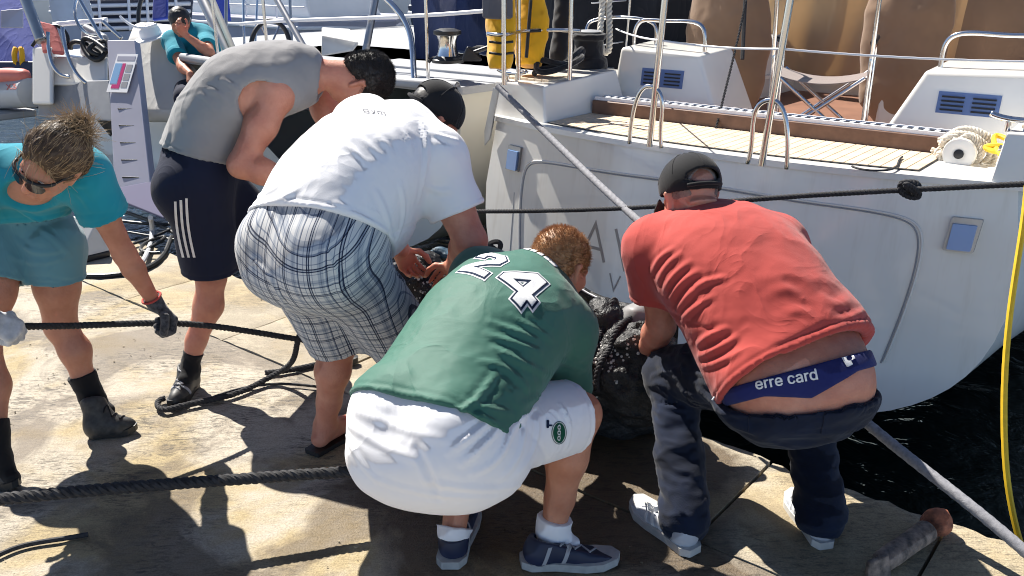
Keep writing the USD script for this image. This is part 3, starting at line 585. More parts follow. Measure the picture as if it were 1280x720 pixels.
# ------------------------------------------------------------------ water and quay
WATER = -1.0
q = 160.0
solo('water', ([[-q, -q, WATER], [q, -q, WATER], [q, q, WATER], [-q, q, WATER]], [[0, 1, 2], [0, 2, 3]]), 'water', kind='structure', smooth=False)
COP = 0.62                                                # width of the coping stones
def quay():
    """The quay: a wall face, a concrete surface of its own unevenness, coping stones along the edge."""
    t = Thing('/World/' + unique('/World', 'quay'), (0, 0, 0)); x = UsdGeom.Xform.Define(stage, t.path); tag(x.GetPrim(), kind='structure')
    s, c = np.meshgrid(np.arange(-12, 8.01, .04), np.r_[np.arange(-7, -2, .25), np.arange(-2, EDGE - COP, .04), EDGE - COP], indexing='ij')
    p = s[..., None] * E + c[..., None] * N
    z = .012 * (meshkit.fbm(p * 1.6, 4, 3) - .5) + .005 * (meshkit.fbm(p * 11, 3, 4) - .5); p = p + z[..., None] * Z
    n0, n1 = s.shape; i, j = np.meshgrid(np.arange(n0 - 1), np.arange(n1 - 1), indexing='ij'); k = i * n1 + j
    f = np.stack([k, k + n1, k + n1 + 1, k + 1], -1).reshape(-1, 4)[:, ::-1]; f = np.vstack([f[:, [0, 1, 2]], f[:, [0, 2, 3]]])
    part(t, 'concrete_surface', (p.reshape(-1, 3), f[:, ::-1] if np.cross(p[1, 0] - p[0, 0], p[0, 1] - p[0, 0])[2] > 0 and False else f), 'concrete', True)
    far = [Q(-60, -40, -.03), Q(60, -40, -.03), Q(60, EDGE - .7, -.03), Q(-60, EDGE - .7, -.03)]; part(t, 'outer_surface', (far, [[0, 1, 2], [0, 2, 3]]), 'concrete', False)
    fr = axes((0, 0, 0), E, N, Z); part(t, 'wall_face', obox(fr, (-60, EDGE - 1.2, -3), (60, EDGE - .05, -.22)), 'quay_wall', False)
    rg = np.random.default_rng(4); s0 = -9.0
    while s0 < 5.5:
        w = rg.uniform(.55, .95); g = .012
        # a stone with a chipped outer edge and a tooled top
        m = max(8, int(w / .035)); ss = np.linspace(s0 + g / 2, s0 + w - g / 2, m); cc = np.linspace(EDGE - COP + .006, EDGE, 16)
        S_, C_ = np.meshgrid(ss, cc, indexing='ij'); pt = S_[..., None] * E + C_[..., None] * N
        chip = .10 * np.maximum(0, meshkit.fbm(pt[:, -1] * 11, 4, 9) - .54); C2 = C_ - chip[:, None] * ((C_ - cc[0]) / COP) ** 3
        pt = S_[..., None] * E + C2[..., None] * N
        zz = .004 + rg.uniform(-.004, .006) + .012 * (meshkit.fbm(pt * 5, 3, 12) - .5) - .0025 * (np.sin(S_ * 2 * np.pi / .045) > .75)
        edge = np.minimum.reduce([S_ - ss[0], ss[-1] - S_]); zz = zz - .006 * np.exp(-(edge / .012) ** 2)
        zz = zz - .03 * np.clip(meshkit.fbm(pt * 12, 3, 21) - .55, 0, 1) * ((C_ - cc[0]) / COP) ** 2
        top = pt + zz[..., None] * Z; n0, n1 = top.shape[:2]; i, j = np.meshgrid(np.arange(n0 - 1), np.arange(n1 - 1), indexing='ij'); k = i * n1 + j
        f = np.stack([k, k + 1, k + n1 + 1, k + n1], -1).reshape(-1, 4); v = top.reshape(-1, 3)
        rim = np.r_[np.arange(n1), n1 - 1 + n1 * np.arange(1, n0), (n0 - 1) * n1 + np.arange(n1 - 2, -1, -1), n1 * np.arange(n0 - 2, 0, -1)]
        low = v[rim] * A([1, 1, 0]) + A([0, 0, -.24]); b = len(v); r = len(rim); e = np.arange(r); e2 = (e + 1) % r
        sides = np.stack([rim[e], b + e, b + e2, rim[e2]], 1); v = np.vstack([v, low]); F4 = np.vstack([f, sides[:, ::-1]])
        ff = np.vstack([F4[:, [0, 1, 2]], F4[:, [0, 2, 3]]])
        part(t, 'coping_stone', (v, ff[:, ::-1]), 'coping', 30); s0 += w
quay()

# ------------------------------------------------------------------ the big yacht moored stern-to
SC, TR = -2.07, 4.27                                       # its centre line along the quay, its stern
def BT(v):
    v = np.asarray(v, float).reshape(-1, 3); return N * (TR + v[:, 1:2]) + E * (SC + v[:, :1]) + Z * v[:, 2:3]
def B(u, v, z): return BT([u, v, z])[0]
DZ = .86
HW = lambda v: np.interp(v, [0, 1, 3, 5.5, 8, 10, 11.5], [1.52, 1.66, 1.88, 1.95, 1.7, 1.1, .04])
def stern(u, z): return -.24 * (1 - (u / 1.55) ** 2) - .20 * (DZ - z) / 1.2 * .7
def section(hw, zb, n=33):
    """Half-round section of the hull from rail to rail: list of (u, z)."""
    a = np.linspace(-1, 1, n); out = []
    for q in a:
        th = q * np.pi / 2; u = math.copysign(abs(math.sin(th)) ** .66, th) * hw; z = DZ - (DZ - zb) * (abs(math.cos(th)) ** .47); out.append((u * (1 - .05 * ((z - .35) / .5) ** 2 * (z > .35)), z))
    return A(out)
def big_yacht():
    t = thing('sailing_yacht', 'large white sailing yacht moored stern-to, with teak aft deck and brown canvas', 'yacht', B(0, 0, WATER))
    vs = [0, .4, 1, 2, 3, 4.5, 6, 7.5, 9, 10.3, 11.4]; rows = []
    for v in vs:
        sec = section(HW(v), -.36 - .25 * math.sin(min(v / 8, 1) * np.pi * .5)); rows.append([(u, v + (stern(u, z) if v == 0 else 0) * 1.0, z + .06 * max(0, v - 3) / 4 * (z > .3)) for u, z in sec])
    rows = A(rows); n0, n1 = rows.shape[:2]; i, j = np.meshgrid(np.arange(n0 - 1), np.arange(n1 - 1), indexing='ij'); k = i * n1 + j; f = np.stack([k, k + n1, k + n1 + 1, k + 1], -1).reshape(-1, 4)
    part(t, 'hull', (BT(rows.reshape(-1, 3)), np.vstack([f[:, [0, 1, 2]], f[:, [0, 2, 3]]])), 'hull_gelcoat', 50)
    # transom: a bowed, raked face
    outl = sg.Polygon(section(1.52, -.36)); m = trimesh.creation.extrude_polygon(outl, .01, engine='earcut'); v, f = trimesh.remesh.subdivide_to_size(m.vertices, m.faces, .09, max_iter=8); v = np.array(v)
    tr = trimesh.Trimesh(BT(np.c_[v[:, 0], stern(v[:, 0], v[:, 1]) - .004 + (v[:, 2] - .005), v[:, 1]]), np.array(f)); tr.merge_vertices()
    T_ = part(t, 'transom', (tr.vertices, tr.faces), 'hull_gelcoat', 30)
    onstern = lambda u, z, out=.012: B(u, stern(u, z) - out, z)
    # groove of the folding bathing platform, with its bright lip
    pl = [(-1.12, -.10), (-1.16, .2), (-1.16, .47), (-1.13, .545), (-1.05, .58), (-.6, .60), (0, .615), (.6, .60), (.98, .58), (1.06, .545), (1.09, .47), (1.08, .2), (1.03, -.10)]
    pl = [(u + .02, z + .09 + .01 * u) for u, z in pl]
    part(T_, 'platform_seam', tube(spline([onstern(u, z, .010) for u, z in pl], 90), .0042, 6), 'grey_plastic', True)
    part(T_, 'platform_lip', tube(spline([onstern(u * 1.012, z + .010, .009) for u, z in pl], 90), .006, 6), 'gelcoat', True)
    part(T_, 'seam', tube([onstern(-1.22 + .0, z, .0075) for z in (.45, .3, .1, -.05)], .004, 5), 'grey_plastic', True)
    # the name, of which two letters are in view, and the first letter of the port below
    def lettering(strokes, h, u, z):
        g = shapely.union_all([sg.LineString(q).buffer(.042, cap_style=2, join_style=2) for q in strokes]); v, f = trimesh.remesh.subdivide_to_size(*V(flat(shapely.affinity.scale(g, h, h, origin=(0, 0)), .002)), .03, max_iter=6); v = np.array(v)
        part(T_, 'name_lettering', (BT(np.c_[u + v[:, 0], stern(u + v[:, 0], z + v[:, 1]) - .009 - v[:, 2], z + v[:, 1]]), f), 'name_grey', False)
    LA, LV = [[(0, 0), (.42, 1), (.84, 0)], [(.15, .33), (.69, .33)]], [[(0, 1), (.4, 0), (.8, 1)]]
    lettering(LA, .20, -.625, .20); lettering(LV, .20, -.40, .20); lettering(LV, .09, -.41, .06)
    # two square stern lights with covers
    for u, z in ((-1.24, .655), (1.275, .64)):
        fr = lambda q, u=u, z=z: A([onstern(u + a * .8, z + b * .8, c) for a, b, c in q])
        l_ = part(T_, 'stern_light', sheet(fr, sg.Polygon([(-.072, -.085), (.06, -.085), (.075, .085), (-.055, .085)]).buffer(.008), .03, .03), 'dull_steel', 25)
        part(l_, 'lens', sheet(lambda q, u=u, z=z: A([onstern(u + a * .8, z + b * .8, .03 + c) for a, b, c in q]), sg.Polygon([(-.052, -.075), (.05, -.075), (.058, .055), (-.045, .055)]).buffer(.006), .014, .02), 'lens_blue', 25)
    # deck: a white margin, a pale sole, each teak plank of the aft strip
    out = sg.Polygon([(-HW(v) + .005, v) for v in np.arange(0, 11.4, .3)] + [(HW(v) - .005, v) for v in np.arange(11.4, -.01, -.3)])
    st_edge = [(u, stern(u, DZ) - .02) for u in np.linspace(1.5, -1.5, 25)]; out = out.union(sg.Polygon(st_edge + [(-1.5, .3), (1.5, .3)]))
    well = rrect(-1.02, .56, 1.02, 3.6, .08)
    m = trimesh.creation.extrude_polygon(out.difference(well), .03, engine='earcut'); v = np.array(m.vertices); v[:, 2] += DZ - .012
    part(t, 'deck', (BT(v), m.faces), 'gelcoat', 20)
    part(t, 'cockpit_sole', obox(BT, (-1.1, .5, .60), (1.1, 3.8, .70)), 'red_teak', False); part(t, 'cockpit_wall', obox(BT, (-1.06, .52, .6), (1.06, .556, .845)), 'gelcoat_dull', False)
    for sgn in (-1, 1): part(t, 'cockpit_wall', obox(BT, (sgn * 1.04 - .02, .56, .6), (sgn * 1.04 + .02, 3.7, .845)), 'gelcoat_dull', False)
    part(t, 'cockpit_wall', obox(BT, (-1.06, 3.6, .6), (1.06, 3.66, 1.25)), 'gelcoat_dull', False)
    u = -1.03
    while u < 1.02:
        a, b = u + .0025, u + .0505; e0, e1 = stern(a, DZ) + .075, stern(b, DZ) + .075
        z0, z1 = DZ + .0185, DZ + .0265
        c = A([[a, e0, z0], [b, e1, z0], [b, .37, z0], [a, .37, z0], [a, e0, z1], [b, e1, z1], [b, .37, z1], [a, .37, z1]])
        part(t, 'deck_plank', (BT(c), A([[0, 2, 1], [0, 3, 2], [4, 5, 6], [4, 6, 7], [0, 1, 5], [0, 5, 4], [1, 2, 6], [1, 6, 5], [2, 3, 7], [2, 7, 6], [3, 0, 4], [3, 4, 7]])), 'teak', False); u += .053
    ca = sg.Polygon([(q, stern(q, DZ) + .07) for q in np.linspace(-1.04, 1.04, 20)] + [(1.04, .375), (-1.04, .375)]); m = trimesh.creation.extrude_polygon(ca, .004, engine='earcut'); v = np.array(m.vertices); v[:, 2] += DZ + .019; part(t, 'caulking', (BT(v), m.faces), 'caulk', False)
    # mainsheet traveller: brown beam, black track with pale slots, bright edges
    part(t, 'traveller_beam', obox(BT, (-1.03, .385, DZ + .018), (1.03, .52, DZ + .105), .008), 'brown_wood', 25)
    tk = part(t, 'traveller_track', obox(BT, (-1.0, .415, DZ + .106), (1.0, .495, DZ + .120)), 'black_plastic', False)
    for y in (.400, .503): part(tk, 'track_edge', obox(BT, (-1.02, y, DZ + .106), (1.02, y + .012, DZ + .126)), 'paper_white', False)
    for q in np.arange(-.96, .97, .052): part(tk, 'track_tooth', obox(BT, (q, .418, DZ + .1215), (q + .02, .462, DZ + .128)), 'paper_white', False)
    # stern quarters: raised coamings, their teak pads
    for sgn in (-1, 1):
        L = lambda q, sgn=sgn: BT(np.c_[q[:, 0] * sgn + (.28 - .21 * (q[:, 0] - 1.06) / .44 if sgn > 0 else 0), q[:, 1:]])
        co = part(t, 'stern_coaming', wedge(L, [(1.06, -.06, DZ), (1.5, .02, DZ), (1.10, -.02, 1.07), (1.49, .03, 1.07), (1.04, .78, DZ), (1.60, .8, DZ), (1.09, .72, 1.10), (1.57, .75, 1.10)], .016), 'gelcoat', 30)
        for k in range(6):
            a = 1.15 + k * .055; part(co, 'teak_slat', obox(L, (a, .09, 1.083), (a + .05, .50, 1.104), .003), 'teak', 20)
        part(t, 'side_step', wedge(L, [(1.07, .82, DZ), (1.55, .82, DZ), (1.12, .86, 1.02), (1.55, .86, 1.02), (1.07, 1.3, DZ), (1.55, 1.3, DZ), (1.12, 1.26, 1.02), (1.55, 1.26, 1.02)], .03), 'gelcoat', 40)
    # helm lockers with air grilles and hand rails
    for sgn in (-1, 1):
        L = lambda q, sgn=sgn: BT(np.c_[(q[:, 0] - (.36 if sgn < 0 else .14)) * sgn, q[:, 1:]]); y0 = .80
        lk = part(t, 'helm_locker', wedge(L, [(.70, y0, .72), (1.50, y0, .72), (.93, y0 + .07, 1.20), (1.46, y0 + .07, 1.22), (.70, y0 + .5, .72), (1.5, y0 + .5, .72), (.93, y0 + .47, 1.22), (1.46, y0 + .47, 1.24)], .03), 'gelcoat', 45)
        face = lambda a, c, o: (a, y0 - .03 + .07 * (c - .72) / .48 - o, c)
        g_ = part(lk, 'grille', L_(L, [face(a, c, o) for a in (1.0, 1.30) for c in (1.02, 1.13) for o in (-.004, .006)]), 'vent_blue', False)
        for h0 in (1.02, 1.17):
            for k in range(4):
                c = 1.035 + k * .022; part(g_, 'louvre', L_(L, [face(a, cc, o) for a in (h0, h0 + .11) for cc in (c, c + .009) for o in (.0055, .012)]), 'black_plastic', False)
        part(lk, 'hand_rail', tube(spline([L(A([q]))[0] for q in ((.95, y0 + .18, 1.22), (.955, y0 + .18, 1.35), (1.0, y0 + .18, 1.405), (1.25, y0 + .18, 1.415), (1.42, y0 + .18, 1.405), (1.46, y0 + .18, 1.35), (1.465, y0 + .18, 1.24))], 50), .013, 8), 'steel', True)
    # cleats and chafe plate on the near quarter
    part(t, 'chafe_plate', wedge(BT, [(-1.39, -.085, 1.05), (-1.43, -.085, 1.05), (-1.46, -.095, .74), (-1.50, -.09, .70), (-1.505, -.085, .78), (-1.41, -.06, 1.04), (-1.48, -.06, .74)], .004), 'dull_steel', 20)
    for u, v in ((-1.38, .03), (1.38, .03)):
        c = part(t, 'cleat', tube(spline([B(u - .11, v, 1.15), B(u - .05, v, 1.135), B(u + .05, v, 1.135), B(u + .11, v, 1.15)], 16), .013, 8), 'steel', True)
        for d in (-.035, .035): part(c, 'foot', tube([B(u + d, v, 1.08), B(u + d, v, 1.138)], .012, 8), 'steel', True)
    for u0 in (-.92,):
        pass
    # gate stanchions with hooped braces, pushpit, lifelines
    def stanchion(px, py, tilt, hoopdx):
        b = BT_on(px, py, DZ + .02); top = b + Z * 1.05 + E * tilt
        s_ = part(t, 'stanchion', tube([b, top], .0165, 10), 'steel', True)
        d = nrm(hoopdx); part(s_, 'hoop', tube(spline([b + d * .02 - d * .14, b - d * .085 + Z * .24, b - d * .03 + Z * .30, b + d * .035 + Z * .28, b + d * .06 + Z * .2, b + d * .07], 40), .011, 8), 'steel', True); return b, top
    b1, t1 = stanchion(812, 183, .06, E); b2, t2 = stanchion(952, 207, .08, -E)
    posts = []
    for px, y0, h in ((630, 106, .62), (648, 100, .62), (712, 100, .55)):
        b = BT_on(px, y0, 1.10); posts.append((b, b + Z * h)); part(t, 'pushpit_post', tube([b, b + Z * h], .014, 8), 'steel', True)
    for z in (.28, .5):
        part(t, 'pushpit_rail', tube(spline([posts[0][0] + Z * z - E * .12, posts[0][0] + Z * z, posts[1][0] + Z * z + N * .02, posts[2][0] + Z * z + N * .1], 24), .012, 8), 'steel', True)
    ll = [B(-1.42, 1.25, 1.33), t1 * 0 + along(b1, t1, .50), along(b2, t2, .50), B(1.45, .25, 1.36)]
    for a, b in zip(ll[:-1], ll[1:]): part(t, 'lifeline', tube(spline([a, (a + b) / 2 - Z * .012, b], 20), .0055, 6), 'paper_white', True)
    for u, v in ((-1.62, 1.7), (-1.78, 2.5), (-1.86, 3.4), (-1.88, 4.3)):
        part(t, 'side_stanchion', tube([B(u, v, .86), B(u + .03, v, 1.52)], .012, 8), 'steel', True)
    for z in (1.2, 1.5): part(t, 'side_lifeline', tube([B(-1.60, 1.2, z), B(-1.86, 3.4, z), B(-1.9, 6, z)], .005, 6), 'paper_white', True)
    part(t, 'side_rail', tube(spline([B(-1.5, 1.02, 1.1), B(-1.5, 1.02, 1.37), B(-1.46, 1.06, 1.40), B(-1.05, 1.08, 1.40), B(-1.0, 1.08, 1.35), B(-1.0, 1.08, 1.2)], 40), .012, 8), 'steel', True)
    # coach roof ahead of the cockpit and the side deck's white bulwark
    part(t, 'coachroof', wedge(BT, [(-1.25, 3.75, .86), (1.25, 3.75, .86), (-1.05, 3.85, 1.3), (1.05, 3.85, 1.3), (-.8, 8.5, .9), (.8, 8.5, .9), (-.7, 8.2, 1.15), (.7, 8.2, 1.15)], .04), 'gelcoat', 40)
    for sgn in (-1, 1): part(t, 'side_seat', wedge(BT, [(sgn * 1.1, 1.5, .8), (sgn * 1.5, 1.5, .8), (sgn * 1.1, 1.52, 1.12), (sgn * 1.45, 1.52, 1.15), (sgn * 1.1, 3.6, .8), (sgn * 1.5, 3.6, .8), (sgn * 1.1, 3.58, 1.15), (sgn * 1.45, 3.58, 1.18)], .03), 'gelcoat', 40)
    # sprayhood and awning of tan canvas, on four poles
    fx = lambda a, b: lambda q: BT(np.c_[q[:, 0], a + b * q[:, 2] * 0 + q[:, 2], q[:, 1]])
    part(t, 'cockpit_tent', sheet(fx(3.45, 0), rrect(-1.35, .86, 1.25, 2.2, .05), .006, .08, lambda x, y: .035 * np.sin(x * 7 + y * 1.5) + .02 * np.sin(x * 15 - y * 3)), 'tan_canvas', True)
    sw = lambda x, y: .05 * np.sin(x * 6 + 1) + .02 * np.sin(y * 9 + x * 5) + .015 * np.sin(x * 21)
    part(t, 'side_curtain', sheet(fx(1.9, 0), sg.Polygon([(.62, .72), (1.7, .72), (1.7, 2.2), (.9, 2.2), (.70, 1.6)]), .006, .07, sw), 'brown_canvas', True)
    return t, tr
def L_(L, pts):
    v, f = hullpts(pts); return L(v), f
def BT_on(px, py, z): return G(px, py, z)
yacht, TRANSOM = big_yacht()

def wheel_cover(u, v, w, h, label):
    """A steering wheel under a slack brown canvas bag on its pedestal."""
    t = thing('helm_cover', label, 'wheel cover', B(u, v, .70), 'brown canvas wheel covers')
    c = Clay(*bounds([ell(B(u, v, 1.25), A([E, N, Z]), A([w + .1, .25, h + .15]))], .05), .015)
    c.add(ell(B(u, v, 1.32), A([E, N, Z]), A([w, .11, h])), .04).add(ell(B(u + .02, v, .98), A([E, N, Z]), A([w * .9, .10, .26])), .08).wobble(.035, 3.2, int(abs(u) * 10)).wobble(.012, 9, 4)
    part(t, 'canvas_bag', relax(*c.skin(), 2), 'brown_canvas', True); part(t, 'pedestal', obox(BT, (u - .09, v - .09, .70), (u + .09, v + .09, 1.05), .03), 'gelcoat_dull', 30)
wheel_cover(-.74, 1.62, .30, .58, 'brown canvas bag over the left steering wheel of the yacht'); wheel_cover(.36, 1.85, .28, .50, 'brown canvas bag over the right steering wheel, behind the folding chair')
def folding_chair():
    o = B(.10, 1.2, .72); t = thing('folding_chair', 'folding director chair with crossed steel legs in the yacht cockpit', 'chair', o)
    fr = lambda a, b, c: o + nrm(E * .95 + N * .25) * a + nrm(N * .95 - E * .25) * b + Z * c
    for y in (-.2, .2):
        for s in (-1, 1): part(t, 'leg', tube([fr(-.25 * s, y, .02), fr(.25 * s, y, .42)], .012, 8), 'steel', True)
    for s in (-1, 1):
        part(t, 'arm_frame', tube(spline([fr(.27 * s, -.22, .02), fr(.27 * s, -.22, .52), fr(.27 * s, -.17, .60), fr(.27 * s, .14, .61), fr(.27 * s, .2, .55), fr(.27 * s, .2, .02)], 50), .012, 8), 'steel', True)
        part(t, 'arm_rest', tube([fr(.27 * s, -.16, .615), fr(.27 * s, .14, .625)], .02, 10), 'black_plastic', True)
        part(t, 'back_post', tube([fr(.27 * s, -.2, .42), fr(.275 * s, -.27, .86)], .013, 8), 'steel', True)
    part(t, 'seat', sheet(lambda q: A([fr(a, b, .42 - .05 * (1 - (a / .27) ** 2) + c) for a, b, c in q]), sg.box(-.27, -.2, .27, .2), .006, .04), 'chair_canvas', True)
folding_chair()

# gear on the yacht's stern
def winch(o, s, label, cover=None):
    t = thing('winch', label, 'winch', o)
    if cover:
        cv = turned(o, Z, [(.02, .0), (.125, 0), (.13, .03), (.122, .07), (.098, .095), (.092, .15), (.094, .185), (.112, .20), (.115, .225), (.09, .235), (.02, .24)], 40); v, f = trimesh.remesh.subdivide_to_size(*cv, .02, max_iter=6); m = trimesh.Trimesh(v, f); m.merge_vertices()
        part(t, 'cover', wrinkle((np.array(m.vertices), np.array(m.faces)), .008, 20, 3), cover, True); part(t, 'rim', turned(o + Z * .238, Z, [(.07, 0), (.085, .006), (.06, .014), (.02, .018)]), 'grey_plastic', 30)
    else:
        part(t, 'base', turned(o, Z, [(.11 * s, 0), (.11 * s, .02 * s), (.08 * s, .045 * s)]), 'black_plastic', 30); part(t, 'drum', turned(o + Z * .04 * s, Z, [(.075 * s, 0), (.062 * s, .05 * s), (.06 * s, .1 * s), (.075 * s, .14 * s)]), 'steel', 40); part(t, 'head', turned(o + Z * .175 * s, Z, [(.06 * s, 0), (.095 * s, .012 * s), (.095 * s, .035 * s), (.05 * s, .05 * s)]), 'black_plastic', 30)
winch(G(735, 87, 1.10), 1.0, 'winch in a black cover on the yacht quarter', 'black_canvas')
def cloth_bag(name, label, cat, a, b, r0, r1, m, seed, flat_=.5, k=None):
    a, b = A(a), A(b); c = Clay(*bounds([cone(a, b, r0, r1)], .06), .009); ax = nrm(b - a); x = nrm(np.cross(ax, N)); y = np.cross(ax, x)
    c.add(ell((a + b) / 2, A([ax, x, y]), A([np.linalg.norm(b - a) * .62, r0 * 1.1, r0 * flat_])), .04).add(cone(a, b, r1 * .8, r1 * .75), .05).plane(b + ax * .02, ax).plane(a - ax * .02, -ax).wobble(.02, 9, seed)
    t = thing(name, label, cat, a); part(t, 'bag', relax(*c.skin(), 2), m, True); return t
t = cloth_bag('rescue_sling', 'yellow rescue sling bag with grey top hung on the stern rail', 'rescue gear', P(625, 82, 5.25), P(627, -12, 5.2), .10, .07, 'yellow_canvas', 1)
part(t, 'flap', cat_([obox(axes(P(626, 12, 5.15), E, N, Z), (-.075, -.09, -.05), (.085, .02, .14), .02)]), 'grey_canvas', 30)
for y, dx in ((52, 0), (66, .01)): part(t, 'strap', tube([P(612, y, 5.12), P(626, y + 2, 5.08), P(641, y, 5.12)], .008, 6), 'black_rubber', True)
t = cloth_bag('lifebuoy_bag', 'yellow lifebuoy bag standing behind the steel pushpit posts', 'rescue gear', P(660, 78, 5.5), P(663, -12, 5.45), .13, .10, 'yellow_canvas', 6, .4)
for a, b in (((646, -8), (648, 62)), ((664, -8), (658, 72)), ((643, 40), (676, 38))): part(t, 'strap', tube([P(*a, 5.36), P((a[0] + b[0]) / 2, (a[1] + b[1]) / 2, 5.34), P(*b, 5.36)], .011, 6), 'black_rubber', True)
cloth_bag('sail_bundle', 'furled black canvas bundle standing on the stern quarter', 'sail', P(697, 84, 5.75), P(706, -18, 5.7), .055, .045, 'black_canvas', 3, .9)
solo('black_hose', tube(spline([P(668, 92, 5.5), P(678, 86, 5.45), P(700, 82, 5.5), P(716, 70, 5.5), P(728, 62, 5.6), P(722, 76, 5.5), P(708, 80, 5.45), P(690, 78, 5.4), P(674, 76, 5.45), P(672, 88, 5.4), P(700, 86, 5.4), P(726, 70, 5.55)], 120), .018, 8), 'black_canvas', 'black sheet coiled beside the covered winch', 'rope')
solo('rope_hank', twisted([P(752, -6, 6.0), P(751, 30, 6.0), P(753, 62, 5.95), P(758, 66, 5.95), P(762, 40, 6.0), P(763, -6, 6.0)], .022, .1), 'cream_rope', 'cream rope hank hanging beside the covered winch', 'rope')
solo('halyard', twisted([P(934, -8, 5.2), P(922, 50, 5.15), P(905, 120, 5.05), P(885, 205, 4.95)], .0075, .04, 2), 'black_rope', 'thin black line running down to the teak deck', 'rope')
solo('halyard', tube(spline([P(932, -8, 5.3), P(930, 30, 5.3), P(928, 74, 5.28)], 20), .012, 6), 'black_rope', 'short black line hanging to the lifeline', 'rope')
def rope_block():
    o = P(1200, 192, 4.15); t = thing('rope_block', 'round white pulley block wrapped in cream rope on the teak deck', 'pulley', o - Z * .05); ax = -nrm(ray(1200, 192)) + A([-.2, 0, -.1])
    w = part(t, 'sheave', turned(o, ax, [(.02, 0), (.068, .0), (.075, .012), (.07, .03), (.045, .034), (.03, .03)]), 'gelcoat', 30); part(w, 'axle', turned(o + nrm(ax) * .03, ax, [(.022, 0), (.022, .006), (.01, .008)]), 'black_plastic', 30)
    part(t, 'shackle', obox(axes(o - nrm(ax) * .05, E, N, Z), (-.03, -.05, -.04), (.03, .03, .04), .01), 'steel', 30)
    rg = np.random.default_rng(2); x = nrm(np.cross(ax, Z)); y = np.cross(nrm(ax), x)
    for k in range(5):
        r = .08 + .012 * k; part(t, 'rope_turn', twisted([o - nrm(ax) * (.02 + .018 * k) + r * (x * math.cos(a) + y * .9 * math.sin(a)) + rg.normal(0, .008, 3) for a in np.linspace(0, 6.0, 12)], .014, .05), 'cream_rope', True)
    return t
rope_block()
solo('mainsheet_coil', twisted([P(1142, 178, 4.45), P(1152, 186, 4.4), P(1170, 190, 4.35), P(1190, 188, 4.3), P(1178, 178, 4.4), P(1162, 184, 4.4), P(1172, 172, 4.42), P(1196, 168, 4.4), P(1205, 178, 4.3), P(1188, 184, 4.35), P(1172, 180, 4.4), P(1184, 172, 4.4), P(1206, 172, 4.3), P(1222, 184, 4.2)], .013, .05), 'cream_rope', 'loose cream rope coil at the end of the traveller', 'rope')
solo('thin_rope', tube(spline([G(1128, 196, DZ + .035), G(1122, 206, DZ + .033), G(1112, 212, DZ + .033), G(1090, 213, DZ + .033), G(1065, 208, DZ + .033)], 30), .005, 6), 'black_rope', 'thin cord lying on the teak planks', 'rope')
solo('yellow_line', tube(spline([P(1283, 180, 4.0), P(1262, 184, 4.0), P(1246, 182, 4.02), P(1232, 184, 4.05), P(1252, 190, 4.0), P(1268, 188, 3.98), P(1258, 196, 3.95), P(1244, 170, 4.1), P(1262, 176, 4.05), P(1283, 186, 3.98)], 90), .012, 8), 'yellow_rope', 'yellow line bunched on the right coaming', 'rope')
def cleat_right():
    o = P(1272, 196, 3.95); t = thing('deck_cleat', 'grey cleat on the right coaming under the yellow line', 'cleat', o); part(t, 'body', cat_([tube(spline([o - E * .08 + Z * .03, o + Z * .02, o + E * .12 + Z * .03], 12), .016, 8), obox(axes(o, E, N, Z), (-.03, -.03, -.05), (.05, .03, .02), .008)]), 'dull_steel', 30)
cleat_right()

# ------------------------------------------------------------------ the boats beyond
def generic_hull(t, s0, s1, c0, L, zd, zb, m, deck_m, stripe=None, bulge=.15):
    """A moored boat's hull pointing outward from the quay: rounded stern, sheer, deck sheet."""
    cx, hw = (s0 + s1) / 2, (s1 - s0) / 2; W = lambda v: hw * np.interp(v / L, [0, .15, .45, .75, .92, 1], [.92, 1.0, 1.0, .75, .35, .02])
    rows = []
    for v in np.linspace(0, L, 12):
        a = np.linspace(-1, 1, 21); r = []
        for q_ in a:
            th = q_ * np.pi / 2; u = math.copysign(abs(math.sin(th)) ** .6, th) * W(v); z = zd - (zd - zb) * abs(math.cos(th)) ** .5; r.append((cx + u, c0 + v - (bulge * (1 - (u / hw) ** 2) if v == 0 else 0), z + .1 * (v / L) ** 2 * (z > 0)))
        rows.append(r)
    rows = A(rows); n0, n1 = rows.shape[:2]; i, j = np.meshgrid(np.arange(n0 - 1), np.arange(n1 - 1), indexing='ij'); k = i * n1 + j; f = np.stack([k, k + n1, k + n1 + 1, k + 1], -1).reshape(-1, 4); v = rows.reshape(-1, 3); fr = axes((0, 0, 0), E, N, Z)
    cen = len(v); v2 = np.vstack([v, rows[0].mean(0)]); j = np.arange(n1 - 1); capf = np.c_[np.full(n1 - 1, cen), j, j + 1]
    part(t, 'hull', (fr(v2), np.vstack([f[:, [0, 1, 2]], f[:, [0, 2, 3]], capf])), m, 40)
    d = np.vstack([rows[:, 0], rows[::-1, -1]])[:, :2]; po = sg.Polygon(d).buffer(0).buffer(.04); mm = trimesh.creation.extrude_polygon(po, .05, engine='earcut'); vv = np.array(mm.vertices); vv[:, 2] += zd - .03; part(t, 'deck', (fr(vv), mm.faces), deck_m, 20)
    g = [(cx + q_ * W(0), c0 - bulge * (1 - q_ * q_ * .85) - .03, zd + .02) for q_ in np.linspace(-1, 1, 21)]; part(t, 'stern_rail_bead', tube(fr(A(g)), .035, 10), deck_m, True)
    if stripe: part(t, 'stripe', tube(fr(A([(a, b - .004, c - .26) for a, b, c in g])), .018, 6), stripe, True)
FR = axes((0, 0, 0), E, N, Z)
